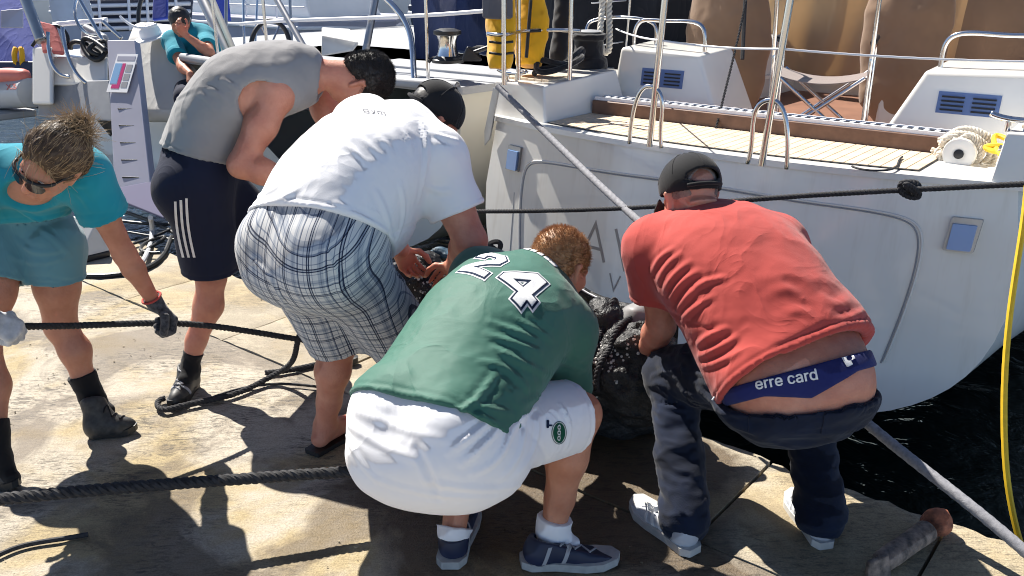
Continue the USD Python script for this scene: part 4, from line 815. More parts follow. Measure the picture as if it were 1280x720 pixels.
def neighbour():
    t = thing('sailing_yacht', 'beige and grey yacht next to the large one, with navy cockpit covers', 'yacht', Q(-5.7, 4.4, WATER))
    generic_hull(t, -7.35, -3.85, 4.45, 9, .98, -.3, 'beige_hull', 'grey_deck', 'black_plastic')
    part(t, 'stern_panel', obox(FR, (-5.5, 4.95, .98), (-3.95, 5.35, 1.02), .01), 'grey_deck', 20)
    cov = lambda o, w, h, d, m, sd: sheet(lambda q: A([o + E * a + N * (b + d) + Z * c for a, b, c in np.c_[q[:, 0], q[:, 2], q[:, 1]]]), sg.Polygon([(0, 0), (w, 0), (w * .97, h), (w * .12, h)]), .01, .1, lambda x, y: .05 * np.sin(x * 5 + sd) + .03 * np.sin(y * 6 + x * 3))
    part(t, 'cockpit_cover', cov(Q(-6.05, 6.3, .78), 1.25, 1.5, 0, 'n', 0), 'navy_canvas', True); part(t, 'cockpit_cover', cov(Q(-4.75, 6.0, .98), 1.6, 1.3, 0, 'n', 2), 'black_canvas', True, label='black cockpit cover')
    part(t, 'cockpit_cover', cov(Q(-5.55, 5.5, .80), .62, 1.3, 0, 'n', 1), 'navy_canvas', True)
    h = part(t, 'hatch_box', wedge(world, [P(404, 68, 7.0), P(440, 62, 6.9), P(404, 46, 7.0), P(446, 54, 6.9), P(404, 36, 7.4), P(436, 38, 7.3), P(406, 60, 7.5), P(440, 56, 7.4)], .012), 'cream_canvas', 40)
    part(t, 'arch', tube(spline([P(478, -6, 6.5), P(492, 8, 6.45), P(508, 30, 6.4), P(515, 56, 6.35), P(518, 104, 6.3)], 40), .022, 8), 'steel', True)
    part(t, 'arch', tube([P(470, -6, 6.7), P(459, 54, 6.7), P(455, 70, 6.7)], .028, 8), 'dull_steel', True)
    part(t, 'rail', tube(spline([P(300, 30, 7.4), P(380, 25, 7.0), P(470, 22, 6.6), P(612, 13, 6.0)], 40), .014, 8), 'paper_white', True)
    part(t, 'backstay', tube([P(343, -6, 7.2), P(392, 80, 6.9)], .026, 8), 'dull_steel', True)
    wh = part(t, 'steering_wheel', tube([P(338 + 24 * math.cos(a), 58 + 32 * math.sin(a), 7.5 + .1 * math.cos(a)) for a in np.linspace(0, 2 * np.pi, 40)], .02, 8), 'black_plastic', True)
    for a in np.arange(0, 2 * np.pi, np.pi / 3): part(wh, 'spoke', tube([P(338, 58, 7.5), P(338 + 24 * math.cos(a), 58 + 32 * math.sin(a), 7.5 + .1 * math.cos(a))], .008, 6), 'steel', True)
    part(t, 'pedestal', obox(axes(P(338, 78, 7.6), E, N, Z), (-.12, -.1, -.4), (.12, .1, .12), .04), 'gelcoat_dull', 30)
    part(t, 'helm_seat', wedge(world, [P(172, 56, 8.3), P(225, 60, 8.1), P(178, 40, 8.4), P(222, 44, 8.3), P(186, 140, 8.0), P(236, 140, 7.8), P(190, 140, 8.5), P(238, 140, 8.3)], .09), 'cream_canvas', 50)
    part(t, 'coaming', obox(FR, (-7.2, 5.2, .9), (-3.9, 6.2, 1.0), .03), 'lavender_hull', 30); part(t, 'cabin', wedge(FR, [(-7.1, 8, .95), (-4.0, 8, .95), (-6.8, 8.2, 1.45), (-4.3, 8.2, 1.45), (-6.6, 12.5, .95), (-4.6, 12.5, .95), (-6.4, 12, 1.3), (-4.8, 12, 1.3)], .05), 'gelcoat', 40)
    for s in (-6.9, -6.2, -4.4): part(t, 'stanchion', tube([Q(s, 4.55, .95), Q(s, 4.55, 1.6)], .013, 8), 'steel', True)
neighbour()
winch(P(560, 78, 6.1), 1.0, 'small steel winch on the grey deck of the neighbouring yacht')
def winch_handle():
    o = P(589, 74, 5.9); t = thing('deck_cleat', 'small black jammer beside the steel winch on the grey deck', 'cleat', o); part(t, 'body', cat_([wedge(world, [o + A(d) for d in ((-.05, 0, 0), (.06, 0, 0), (-.02, 0, .07), (.02, .05, .06), (0, .08, 0))], .012), tube([o + A([-.02, 0, .03]), o + A([.16, .03, .09])], .014, 8)]), 'black_plastic', 30)
winch_handle()
solo('deck_line', tube(spline([P(536, 77, 6.1), P(548, 72, 6.1), P(572, 73, 6.0), P(584, 66, 6.0), P(606, 60, 5.9)], 40), .013, 8), 'black_rope', 'black line led past the winch on the grey deck', 'rope')
def ladder_boat():
    t = thing('sailing_yacht', 'white yacht on the left with a raised gangway on its stern platform', 'yacht', Q(-9, 4.6, WATER))
    generic_hull(t, -10.6, -7.7, 4.7, 8.5, .82, -.25, 'gelcoat', 'gelcoat')
    part(t, 'stern_shade_panel', wedge(world, [P(50, 144, 7.85), P(140, 150, 7.5), P(48, 104, 7.95), P(136, 102, 7.6), P(52, 142, 8.1), P(140, 142, 7.8), P(52, 106, 8.1), P(136, 104, 7.8)], .01), 'grey_deck', 30)  # grey tone puts the shadow on the white stern into this panel
    for px0, px1, a, b in ((44, 64, 62, 128), (66, 132, 74, 104)):
        part(t, 'stern_locker', wedge(world, [P(px0, b, 7.8), P(px1, b, 7.7), P(px0, a, 7.9), P(px1, a, 7.8), P(px0 + 3, b, 8.2), P(px1 + 3, b, 8.1), P(px0 + 3, a, 8.25), P(px1 + 3, a, 8.15)], .02), 'gelcoat', 40)
    for pts in (((30, -6), (52, 52)), ((60, 40), (72, 90), (88, 96)), ((78, 34), (92, 86), (108, 104)), ((96, -6), (128, 50)), ((128, 26), (152, 48))): part(t, 'rail', tube(spline([P(x, y, 7.7) for x, y in pts], 20), .017 if pts[0] != (30, -6) else .05, 8), 'steel' if pts[0] != (30, -6) else 'dull_steel', True)
    for y in (28, 30): part(t, 'rail', tube(spline([P(66, y + 2, 8.2), P(110, y - 2, 8.3), P(134, y - 4, 8.3)], 20), .016, 8), 'paper_white', True)
    part(t, 'outboard', wedge(world, [P(106, 66, 8.1), P(134, 72, 8.0), P(108, 36, 8.1), P(130, 48, 8.0), P(112, 66, 8.4), P(134, 66, 8.4)], .04), 'grey_plastic', 40)
    part(t, 'mast_tackle', tube([P(250, -8, 8.6), P(290, 74, 8.3)], .055, 10), 'dull_steel', True); part(t, 'mast_tackle', tube([P(262, -8, 8.5), P(297, 74, 8.2)], .03, 8), 'beige_hull', True)
    part(t, 'wheel', tube([P(186 + 13 * math.cos(a), 22 + 32 * math.sin(a), 8.5) for a in np.linspace(1.6, 4.9, 26)], .02, 8), 'black_plastic', True)
    part(t, 'flag_pouch', wedge(world, [P(50, 30, 7.9), P(68, 34, 7.9), P(56, 64, 7.8), P(78, 66, 7.8), P(52, 30, 8.0), P(72, 60, 8.0)], .02), 'pink_canvas', 40)
    part(t, 'cable_bundle', tube(spline([P(88, 62, 7.9), P(110, 56, 7.85), P(128, 70, 7.8), P(112, 62, 7.75), P(132, 52, 7.8), P(124, 74, 7.75), P(104, 58, 7.8), P(134, 64, 7.7)], 80), .022, 7), 'black_rubber', True)
ladder_boat()
def gangway():
    o = P(178, 258, 6.6); t = thing('gangway', 'raised pale grey boarding gangway with slots and a pinned notice', 'gangway', o)
    a, b, c, d = P(136, 52, 7.0), P(168, 52, 6.9), P(146, 252, 6.55), P(190, 252, 6.45)
    n = nrm(np.cross(b - a, c - a)); n = n if n[1] < 0 else -n
    part(t, 'board', wedge(world, [a, b, c, d, a - n * .05, b - n * .05, c - n * .05, d - n * .05], .01), 'lavender_hull', 30)
    for k, y in enumerate((118, 140, 161, 182, 203, 224)):
        q = (y - 52) / 200; l, r = along(a, c, q), along(b, d, q); part(t, 'slot', wedge(world, [along(l, r, .25) + n * .008, along(l, r, .72) + n * .008, along(l, r, .25) + Z * -.018 + n * .008, along(l, r, .72) - Z * .018 + n * .008, along(l, r, .25) + n * .014], .004), 'black_plastic', 20)
    part(t, 'flap', wedge(world, [P(150, 250, 6.4), P(205, 272, 6.2), P(192, 228, 6.5), P(150, 236, 6.5), P(205, 270, 6.3)], .01), 'lavender_shade', 30)  # flap coloured darker to carry the shade it lies in
    s = thing('notice', 'white paper notice with a magenta band, pinned on the gangway', 'notice', along(a, d, .2)); x = nrm(b - a); y = nrm(np.cross(n, x)); y = y if y[2] > 0 else -y; o = along(a, c, .30) + n * .022
    g = lambda x0, y0, x1, y1, m, nm, z: part(s, nm, L_(axes(o, x, y, n), [(i, j, k) for i in (x0, x1) for j in (y0, y1) for k in (0, z)]), m, False)
    g(-.005, -.05, .205, .27, 'paper_white', 'paper', .004); g(.005, .02, .075, .19, 'blue_print', 'picture', .006); g(.082, -.02, .112, .19, 'magenta_print', 'band', .006); g(.03, -.02, .082, .012, 'magenta_print', 'band', .006)
    g(.125, .12, .185, .18, 'grey_print', 'picture', .006); g(.125, .05, .185, .105, 'grey_print', 'picture', .006); g(.125, -.01, .185, .035, 'grey_print', 'picture', .006); g(.01, .215, .19, .25, 'lavender_hull', 'heading', .006)
gangway()
def dinghy():
    o = P(10, 118, 8.6); t = thing('inflatable_dinghy', 'grey inflatable dinghy lettered X3, slung behind the left yacht', 'dinghy', o)
    tb = part(t, 'tube', tube(spline([P(-60, 122, 8.9), P(0, 118, 8.7), P(40, 116, 8.5)], 30), .14, 16), 'grey_pvc', True); part(t, 'floor', obox(axes(P(0, 138, 8.8), E, N, Z), (-1, -.2, -.05), (.35, .2, .02), .02), 'grey_plastic', 30)
    m = moved(text2('X3', .05, True)); z = -nrm(ray(16, 108)); x = nrm(np.cross(Z, z)); d = decal(trimesh.Trimesh(*tube(spline([P(-60, 122, 8.9), P(0, 118, 8.7), P(40, 116, 8.5)], 30), .14, 16), process=False), m, P(8, 112, 8.6), x, np.cross(z, x), .004, .02)
    if d is not None: part(tb, 'lettering', d, 'pink_canvas', True)
    f = solo('fender', tube(spline([P(-40, 98, 8.7), P(0, 95, 8.6), P(30, 96, 8.5), P(38, 98, 8.5)], 20), [.075] * 17 + [.07, .05, .02], 14), 'red_pvc', 'long red fender lying on the grey dinghy', 'fender')
dinghy()
def blue_tarp_boat():
    t = thing('covered_boat', 'boat under a blue tarpaulin at the far left', 'boat', P(20, 90, 10.5))
    part(t, 'tarpaulin', wedge(world, [P(-60, 84, 10.2), P(50, 84, 10.0), P(-60, -10, 10.6), P(22, -10, 10.6), P(54, 60, 10.6), P(-60, 84, 11)], .05), 'blue_canvas', 40)
    part(t, 'window', wedge(world, [P(2, 14, 10.1), P(28, 12, 10.1), P(2, 34, 10.05), P(28, 34, 10.05)], .01), 'lavender_hull', 30)
    for x in (20, 26): part(t, 'strap', tube(spline([P(x, 60, 10.0), P(x - 2 + (x - 20) * .6, 70, 9.98), P(x + 1, 82, 9.98)], 10), .03, 6), 'yellow_canvas', True)
    part(t, 'hull', wedge(world, [P(-80, 130, 10.0), P(60, 130, 10.0), P(-80, 82, 10.0), P(60, 82, 10.0), P(-80, 84, 12), P(60, 84, 12), P(60, 120, 12)], .05), 'slate_hull', 40)
blue_tarp_boat()
def far_boat(name, label, s0, s1, c, zd, hull_m, top, wins, L=3.0, rail=True):
    """A boat lying along the far pontoon: hull with rounded ends, cabin with separate windows, rails."""
    t = thing(name, label, 'boat', Q((s0 + s1) / 2, c, WATER), 'boats along the far pontoon')
    po = [(s0, c), (s1 - 1.2, c - .1), (s1, c + L / 2), (s1 - 1.2, c + L), (s0, c + L)]; lo = [(a + (s0 + s1) * 0, b) for a, b in po]
    part(t, 'hull', wedge(FR, [(a, b, zd) for a, b in po] + [((a - (s0 + s1) / 2) * .93 + (s0 + s1) / 2, (b - c - L / 2) * .85 + c + L / 2, WATER - .1) for a, b in po], .05), hull_m, 40)
    part(t, 'rubbing_strake', tube([Q(a, b - .04 if b < c + L / 2 else b + .04, zd - .12) for a, b in po], .05, 8), 'paper_white', 30)
    if top:
        z0, z1, a0, a1, m = top; part(t, 'cabin', wedge(FR, [(a0, c + .5, z0), (a1, c + .5, z0), (a0 + .3, c + .7, z1), (a1 - .8, c + .7, z1), (a0, c + L - .5, z0), (a1, c + L - .5, z0), (a0 + .3, c + L - .7, z1), (a1 - .8, c + L - .7, z1)], .06), m, 40)
    for a0, a1, b0, b1, off in wins: part(t, 'window', wedge(FR, [(a0, c + off, b0), (a1, c + off, b0), (a0 + .1, c + off + .02, b1), (a1 - .1, c + off + .02, b1), (a0, c + off + .05, b0), (a1, c + off + .05, b1)], .02), 'dark_window', 30)
    if rail:
        for z in (.3, .55): part(t, 'rail', tube([Q(s0 + .3, c + .1, zd + z), Q(s1 - 1.2, c + .05, zd + z)], .018, 6), 'paper_white', True)
        for s in np.arange(s0 + .4, s1 - 1.2, 1.1): part(t, 'rail_post', tube([Q(s, c + .08, zd - .02), Q(s, c + .08, zd + .56)], .018, 6), 'paper_white', True)
    return t
far_boat('motor_yacht', 'dark hulled motor yacht far behind the covered winch', -13.5, -4.0, 13.5, .95, 'slate_hull', (.9, 2.6, -12.5, -5, 'gelcoat'), [(-12 + 1.4 * k, -10.8 + 1.4 * k, 1.5, 2.2, .53) for k in range(4)])
far_boat('motor_yacht', 'white motor yacht at the top right behind the tan canvas', -3.0, 9.0, 13.0, 1.0, 'gelcoat', (.95, 2.6, -2, 7, 'gelcoat'), [(-1.5 + 1.6 * k, -.2 + 1.6 * k, 1.5, 2.2, .53) for k in range(5)])
far_boat('motor_yacht', 'pale grey yacht with white rails behind the figure in teal', -27, -14.5, 12.5, .62, 'lavender_hull', (.55, 2.2, -25, -16, 'gelcoat'), [(-24.4 + 1.5 * k, -23.2 + 1.5 * k, .95, 1.5, .55) for k in range(5)])
far_boat('motor_yacht', 'white yacht with a dark window band at the far left', -42, -28, 12.5, .9, 'gelcoat', (.85, 2.4, -40, -29, 'gelcoat'), [(-39 + 1.8 * k, -37.6 + 1.8 * k, 1.3, 1.9, .55) for k in range(5)])
far_boat('motor_yacht', 'second pale yacht at the far left, farther along', -24, -11, 21, 1.6, 'gelcoat', (1.55, 3.2, -22, -13, 'gelcoat'), [], rail=False)
t = thing('blue_banner', 'blue banner with a white roundel hanging on the rail behind the teal figure', 'banner', P(285, 20, 10.2)); ba = sheet(axes(P(270, 26, 10.2), nrm(A([1, -.1, 0])), Z, A([0, -1, 0])), sg.box(0, 0, .18, .42), .006, .05, lambda x, y: .01 * np.sin(x * 20)); part(t, 'cloth', ba, 'blue_canvas', True); part(t, 'roundel', turned(P(278, 5, 10.15), A([0, -1, 0]), [(.07, 0), (.07, .008), (.03, .01)]), 'paper_white', 20)
t = thing('blue_banner', 'blue furled awning post left of the figure in teal', 'awning', P(200, 24, 9.5)); part(t, 'cloth', wedge(world, [P(193, 24, 9.5), P(208, 22, 9.5), P(194, -10, 9.6), P(208, -10, 9.6), P(200, 20, 9.7), P(202, -10, 9.8)], .02), 'blue_canvas', 40)
def louvre_panel():
    t = thing('louvred_cabin', 'dark louvred cabin side with white bars behind the left yacht', 'cabin', P(155, 30, 13)); part(t, 'wall', wedge(world, [P(112, 38, 13), P(236, 34, 13), P(112, -12, 13), P(240, -12, 13), P(112, 38, 14.5), P(236, 34, 14.5), P(112, -12, 14.5)], .03), 'slate_hull', 30)
    for k in range(5): part(t, 'bar', tube([P(112, 36 - 9.5 * k, 12.9), P(238, 33 - 9.5 * k, 12.9)], .03, 8), 'paper_white', True)
    for x in (126, 163, 186, 222): part(t, 'post', tube([P(x, 38, 12.88), P(x - 3, -10, 12.88)], .022, 8), 'paper_white', True)
louvre_panel()
t = thing('pale_canvas', 'pale blue canvas dodger at the top left above the white stern', 'canvas', P(95, 10, 9.4)); part(t, 'cloth', sheet(axes(P(66, 26, 9.4), nrm(A([1, -.15, 0])), Z, A([0, -1, 0])), sg.Polygon([(0, 0), (.50, -.02), (.46, .35), (.03, .35)]), .008, .05, lambda x, y: .04 * np.sin(x * 14 + y * 3)), 'pale_canvas', True)
for k, (pts, r, m, lb) in enumerate(((((40, 58), (54, 40), (70, 32), (84, 44), (78, 60)), .016, 'black_rubber', 'dark cable looped over the white stern lockers'), (((100, -8), (94, 20), (104, 38), (122, 44)), .014, 'steel', 'bent bright tube above the white stern'), (((108, 64), (120, 80), (138, 76), (146, 62)), .016, 'cream_rope', 'pale line draped by the gangway head'), (((150, 20), (172, 34), (196, 30)), .012, 'paper_white', 'white line slung beside the wheel'))):
    solo('loose_line', tube(spline([P(x, y, 7.9) for x, y in pts], 24), r, 7), m, lb, 'rope')
for k, (x0, x1) in enumerate(((306, 304), (282, 283), (318, 322), (366, 362))):
    solo('rigging_wire', tube([P(x0, 84, 8.8 + .3 * k), P(x1, -8, 8.8 + .3 * k)], .012 + .006 * (k % 2), 7), 'dull_steel' if k % 2 else 'steel', ['thin wire beside the black steering wheel', 'bright shroud left of the black steering wheel', 'thick wire just left of the black wheel rim', 'wire right of the diagonal tube over the vest'][k], 'rigging')
t = thing('sun_hat', 'white sun hat lying on the cream seat beside the figure in teal', 'hat', P(190, 46, 8.0)); part(t, 'crown', turned(P(189, 44, 8.0), A([-.2, -.2, 1]), [(.10, 0), (.09, .06), (.06, .1), (.02, .11)]), 'white_cloth', 40); part(t, 'brim', turned(P(189, 46, 8.0), A([-.2, -.2, 1]), [(.1, 0), (.16, -.01), (.16, .0), (.1, .012)]), 'white_cloth', 40)

# ------------------------------------------------------------------ ropes and iron on the quay
solo('mooring_rope', braided([P(622, 108, 5.2), P(700, 184, 4.75), P(800, 278, 4.1), P(900, 366, 3.65), P(1080, 526, 3.05), P(1180, 606, 2.82), P(1290, 697, 2.62)], .0185), 'grey_rope', 'grey braided mooring rope from the yacht cleat down to the quay corner', 'rope')
def cross_rope():
    t = thing('cross_rope', 'taut black rope with a knot stretched across the yacht transom', 'rope', P(980, 245, 3.6))
    part(t, 'line', twisted([P(440, 270, 5.2), P(520, 265, 4.9), P(640, 264, 4.6), P(820, 258, 4.1), P(985, 246, 3.75), P(1140, 237, 3.5), P(1300, 229, 3.25), P(1700, 212, 2.8)], .0115, .05), 'black_rope', True)
    rg = np.random.default_rng(3); o = P(1138, 238, 3.5); part(t, 'knot', twisted([o + A([.035 * math.cos(a * 2.1) , .02 * math.sin(a), .03 * math.sin(a * 1.7)]) for a in np.linspace(0, 9, 26)], .011, .04), 'black_rope', True)
cross_rope()
solo('yellow_rope', tube(spline([P(1284, 232, 3.2), P(1276, 300, 3.2), P(1264, 380, 3.2), P(1256, 470, 3.2), P(1256, 560, 3.2), P(1262, 620, 3.2), P(1276, 680, 3.2), P(1290, 712, 3.2)], 80), .0115, 8), 'yellow_rope', 'bright yellow rope hanging at the right edge', 'rope')
solo('hauling_rope', twisted([P(-30, 408, 2.95), P(3, 408, 3.0), P(100, 407, 3.25), P(208, 404, 3.44), P(290, 411, 3.6), P(372, 424, 3.75), P(430, 432, 3.85)], .0125, .05), 'black_rope', 'taut black rope held in the gloved hands of the woman', 'rope')
solo('slack_rope', twisted([P(400, 400, 3.8), P(374, 420, 3.75), P(366, 450, 3.85), G(340, 470, .04), G(300, 490, .02), G(262, 500, .02), G(225, 508, .02), G(205, 512, .02), G(197, 504, .02), G(206, 498, .02)], .0125, .05), 'black_rope', 'slack black rope looping down to the shoe of the man in the vest', 'rope')
solo('thin_rope', tube(spline([G(258, 500, .015), G(300, 486, .015), G(345, 480, .015), G(400, 484, .015), G(430, 490, .015)], 30), .006, 6), 'black_rope', 'thin cord curving over the concrete beside the slack rope', 'rope')
solo('rope_end', twisted([G(332, 466, .02), G(352, 464, .02), G(385, 458, .02), G(430, 446, .02)], .013, .05), 'black_rope', 'short rope end lying behind the slack rope', 'rope')
solo('thick_rope', twisted([P(-700, 690, 2.3), P(-300, 652, 2.45), P(-40, 628, 2.60), P(60, 618, 2.66), P(160, 609, 2.72), P(270, 601, 2.80), P(400, 592, 2.88), P(520, 585, 2.95)], .019, .075), 'black_rope', 'thick laid black rope stretched across the left foreground', 'rope')
solo('ground_line', tube(spline([G(-30, 706, .012), G(0, 693, .012), G(22, 684, .012), G(60, 676, .012), G(110, 668, .012)], 30), .008, 6), 'black_rope', 'thin dark line on the concrete at the lower left corner', 'rope')
def bollard():
    o = G(1100, 700, .05); t = thing('mooring_bollard', 'rusty iron pipe with a red rusted knob lying at the quay edge', 'bollard', o); a, b = G(1103, 702, .04), G(1158, 664, .042); ax = nrm(b - a)
    part(t, 'pipe', turned(a, ax, [(.024, -.012), (.033, 0), (.035, .05), (.034, .15), (.036, np.linalg.norm(b - a)), (.027, np.linalg.norm(b - a) + .004)], 28), 'rusty_iron', 40)
    c = Clay(*bounds([cone(b, b + ax * .12, .08, .08)], .02), .006); c.add(ell(b + ax * .065 + Z * .005, A([ax, np.cross(Z, ax), Z]), A([.045, .047, .043])), .02).wobble(.012, 22, 5); part(t, 'knob', relax(*c.skin(), 1), 'red_rust', True)
    part(t, 'foot', wedge(world, [a - ax * .03 + A(d) for d in ((-.03, -.03, -.04), (.03, -.02, -.04), (0, .04, -.04), (-.03, -.02, .02), (.02, 0, .03))], .012), 'rusty_iron', 30)
bollard()
def cables():
    for k, (pts, r, m, lb) in enumerate(((((96, 343), (140, 344), (180, 336), (205, 318), (215, 296)), .016, 'black_rubber', 'black cable curving over the quay beside the woman'), (((150, 276), (200, 280), (240, 279)), .012, 'black_rubber', 'black cable running level behind the striped shorts'),
                                         (((188, 272), (190, 292), (184, 316), (176, 330)), .016, 'grey_hose', 'short grey hose standing among the black cables'), (((130, 255), (160, 266), (205, 284), (225, 300)), .013, 'black_rubber', 'black cable leaning from the gangway foot'),
                                         (((150, 310), (180, 300), (210, 288), (236, 272)), .010, 'black_rubber', 'thin black cable crossing the grey hose'), (((170, 322), (190, 308), (205, 296), (190, 300), (176, 312), (200, 316)), .012, 'black_rubber', 'knotted black cable at the foot of the grey hose'), (((160, 290), (195, 296), (240, 302), (300, 304)), .008, 'black_rubber', 'thin cable lying behind the legs of the man in the vest'))):
        solo('cable', tube(spline([G(x, y, .02 + (.18 if m == 'grey_hose' and i == 0 else 0) + .01 * (k % 3)) for i, (x, y) in enumerate(pts)], 40), r, 8), m, lb, 'hose' if m == 'grey_hose' else 'cable', 'cables lying on the quay')
    o = G(105, 320, .0); t = thing('hose_box', 'low grey plastic box on the quay behind the woman', 'box', o); part(t, 'box', obox(axes(o, E, N, Z), (-.16, -.1, .0), (.16, .1, .05), .015), 'black_plastic', 30); part(t, 'lid', wedge(axes(o, E, N, Z), [(-.14, -.08, .05), (.14, -.08, .05), (-.05, .0, .24), (.1, .06, .22), (-.12, .09, .05), (.14, .09, .05)], .015), 'grey_pvc', 35)
cables()
# ------------------------------------------------------------------ the load they lift: a wet crusted mass and the black trough behind it
def load():
    o = A([.28, 3.18, 0]); t = thing('wet_load', 'black wet mass crusted with white barnacles held by the men', 'load', o)
    c = Clay(A([-.75, 2.75, -.3]), A([.85, 3.75, .85]), .014)
    for a, b, r0, r1 in (((.46, 3.04, .30), (.20, 3.22, .24), .17, .2), ((.20, 3.22, .22), (-.18, 3.48, .30), .2, .2), ((-.18, 3.48, .30), (-.40, 3.56, .46), .18, .14), ((.40, 3.16, .10), (.05, 3.34, .10), .13, .13), ((.44, 3.05, .42), (.36, 3.14, .50), .09, .06)): c.add(cone(a, b, r0, r1), .06)
    c.add(cone((.50, 3.14, .06), (.0, 3.4, .05), .11, .12), .06).add(cone((.54, 3.12, .22), (.5, 3.05, .36), .09, .07), .06).wobble(.06, 6, 2).wobble(.035, 15, 3).wobble(.015, 40, 7); m = relax(*c.skin(), 1); part(t, 'crusted_body', m, 'wet_black', True)
    rg = np.random.default_rng(8); p, nn = sample(m, 5200, 5); k = (meshkit.fbm(p * 6, 3, 4) > .53) & (nn[:, 2] > -.3) & (p[:, 2] > .2); p, nn = p[k], nn[k]; ms = []
    for a, n in zip(p[:1800], nn[:1800]):
        r = rg.uniform(.002, .0075); ms.append(turned(a - n * .002, n + rg.normal(0, .25, 3), [(r, 0), (r * .8, r * .7), (r * .45, r * .9)], 6))
    b = part(t, 'barnacles', cat_(ms), 'barnacle', 40, kind='stuff')
    T = trimesh.Trimesh(*m, process=False); from_ = lambda c0, ax, r: [c0 + r * (math.cos(a) * nrm(np.cross(ax, Z)) + math.sin(a) * Z) for a in np.linspace(-.6, 3.6, 26)]
    for c0, ax in ((A([.36, 3.1, .27]), A([-.8, .55, -.1])), (A([.24, 3.19, .24]), A([-.8, .55, .1])), (A([.43, 3.06, .34]), A([-.6, .5, .5]))):
        pts = []
        for q in from_(c0, ax, .6):
            h_, _, _ = T.ray.intersects_location([q], [c0 - q], multiple_hits=False)
            if len(h_): pts.append(h_[0] + nrm(q - c0) * .008)
        if len(pts) > 8: part(t, 'lashing', twisted(pts[::2], .011, .045), 'black_rope', True)
    for k in range(9):
        a = p[(k * 97) % len(p)]; part(t, 'weed_strand', tube(spline([a, a + A([rg.normal(0, .04), -.03, -.05]), a + A([rg.normal(0, .06), -.04, -.13])], 12), .006, 5), 'wet_black', True)
    c = Clay(A([.3, 2.8, .2]), A([.8, 3.5, .75]), .01); c.add(cone((.47, 3.12, .5), (.60, 3.18, .56), .05, .035), .03).add(cone((.40, 3.08, .44), (.50, 3.14, .5), .04, .05), .03).wobble(.02, 12, 2); part(t, 'grey_flap', relax(*c.skin(), 1), 'wet_grey', True)
    c = Clay(A([-.7, 3.2, .3]), A([.1, 3.9, .85]), .01); c.add(ell((-.30, 3.56, .52), np.eye(3), (.10, .09, .045)), .03).add(ell((-.22, 3.50, .56), np.eye(3), (.06, .05, .03)), .03).wobble(.03, 14, 3); part(t, 'pale_crust', relax(*c.skin(), 1), 'barnacle', True)
    c = Clay(A([-.7, 3.4, .35]), A([.1, 3.9, .9]), .01); c.add(ell((-.26, 3.62, .59), np.eye(3), (.09, .06, .022)), .03).wobble(.04, 16, 6); part(t, 'blue_scrap', relax(*c.skin(), 1), 'wet_blue', True)
    t = thing('black_trough', 'black rubber trough with a rolled rim between the load and the transom', 'trough', A([.45, 3.5, .2])); rim = [P(716, 356, 3.9), P(745, 374, 3.85), P(780, 385, 3.75), P(815, 388, 3.6), P(850, 384, 3.5)]; rp = spline(rim, 40)
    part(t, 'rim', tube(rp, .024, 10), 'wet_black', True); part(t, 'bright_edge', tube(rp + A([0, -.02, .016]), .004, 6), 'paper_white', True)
    lo = rp + A([-.02, -.10, -.42]); n = len(rp); v = np.vstack([rp, lo, lo + A([0, .02, 0]), rp + A([0, .02, 0])]); i = np.arange(n - 1); q4 = np.vstack([np.c_[i + a * n, i + 1 + a * n, i + 1 + ((a + 1) % 4) * n, i + ((a + 1) % 4) * n] for a in range(4)]); part(t, 'side', (v, np.vstack([q4[:, [0, 1, 2]], q4[:, [0, 2, 3]]])), 'black_rubber', 40)
    t = solo('line_scrap', tube(spline([P(614, 322, 4.4), P(619, 312, 4.4), P(612, 306, 4.4), P(620, 302, 4.4), P(622, 316, 4.4)], 24), .014, 6), 'black_rope', 'scrap of black line against the pale transom above the green jersey', 'rope')
load()
def grit():
    rg = np.random.default_rng(17); ms = []
    for k in range(900):
        x, y = rg.uniform(-2.6, 1.6), rg.uniform(2.1, 5.0)
        if N[0] * x + N[1] * y > EDGE - .05 or meshkit.fbm(A([[x, y, 0]]) * 2.2, 3, 5)[0] < .47: continue
        r = rg.uniform(.0015, .006) * (1.8 if rg.random() < .04 else 1); q = rg.normal(0, 1, (7, 3)); q /= np.linalg.norm(q, axis=1, keepdims=True); ms.append(hullpts(A([x, y, .004 + r * .3]) + q * r * A([1.2, 1, .7])))
    solo('grit', cat_(ms), 'coping', 'small grit and chips scattered over the quay', 'grit', kind='stuff', smooth=False)
grit()
# ------------------------------------------------------------------ the man in the green jersey, crouching
def sock(parent, F, q, top, m='white_cloth', r=.043, label=None):
    J = F.J; K, n = J['kn' + q], J['an' + q]; e = along(n, K, top); f = nrm([*(A(J['toe' + q]) - n)[:2], 0])
    c = Clay(*bounds([cone(n - Z * .05, e, r + .01, r + .01)[0:3], cone(n, n + f * .09 - Z * .03, .04, .04)], .02), .005)
    c.add(cone(n - Z * .045, n + Z * .01, .031, r - .010), .02).add(cone(n + Z * .005, e, r - .009, r + .002), .03).add(cone(n - Z * .02, n + f * .06 - Z * .04, .034, .030), .03).plane(e, K - n); c.wobble(.003, 40, 5)
    part(parent, 'sock', relax(*c.skin(), 1), m, True, label)
def person(label, loc): return thing('person', label, 'person', (loc[0], loc[1], 0), 'people hauling and lifting on the quay')

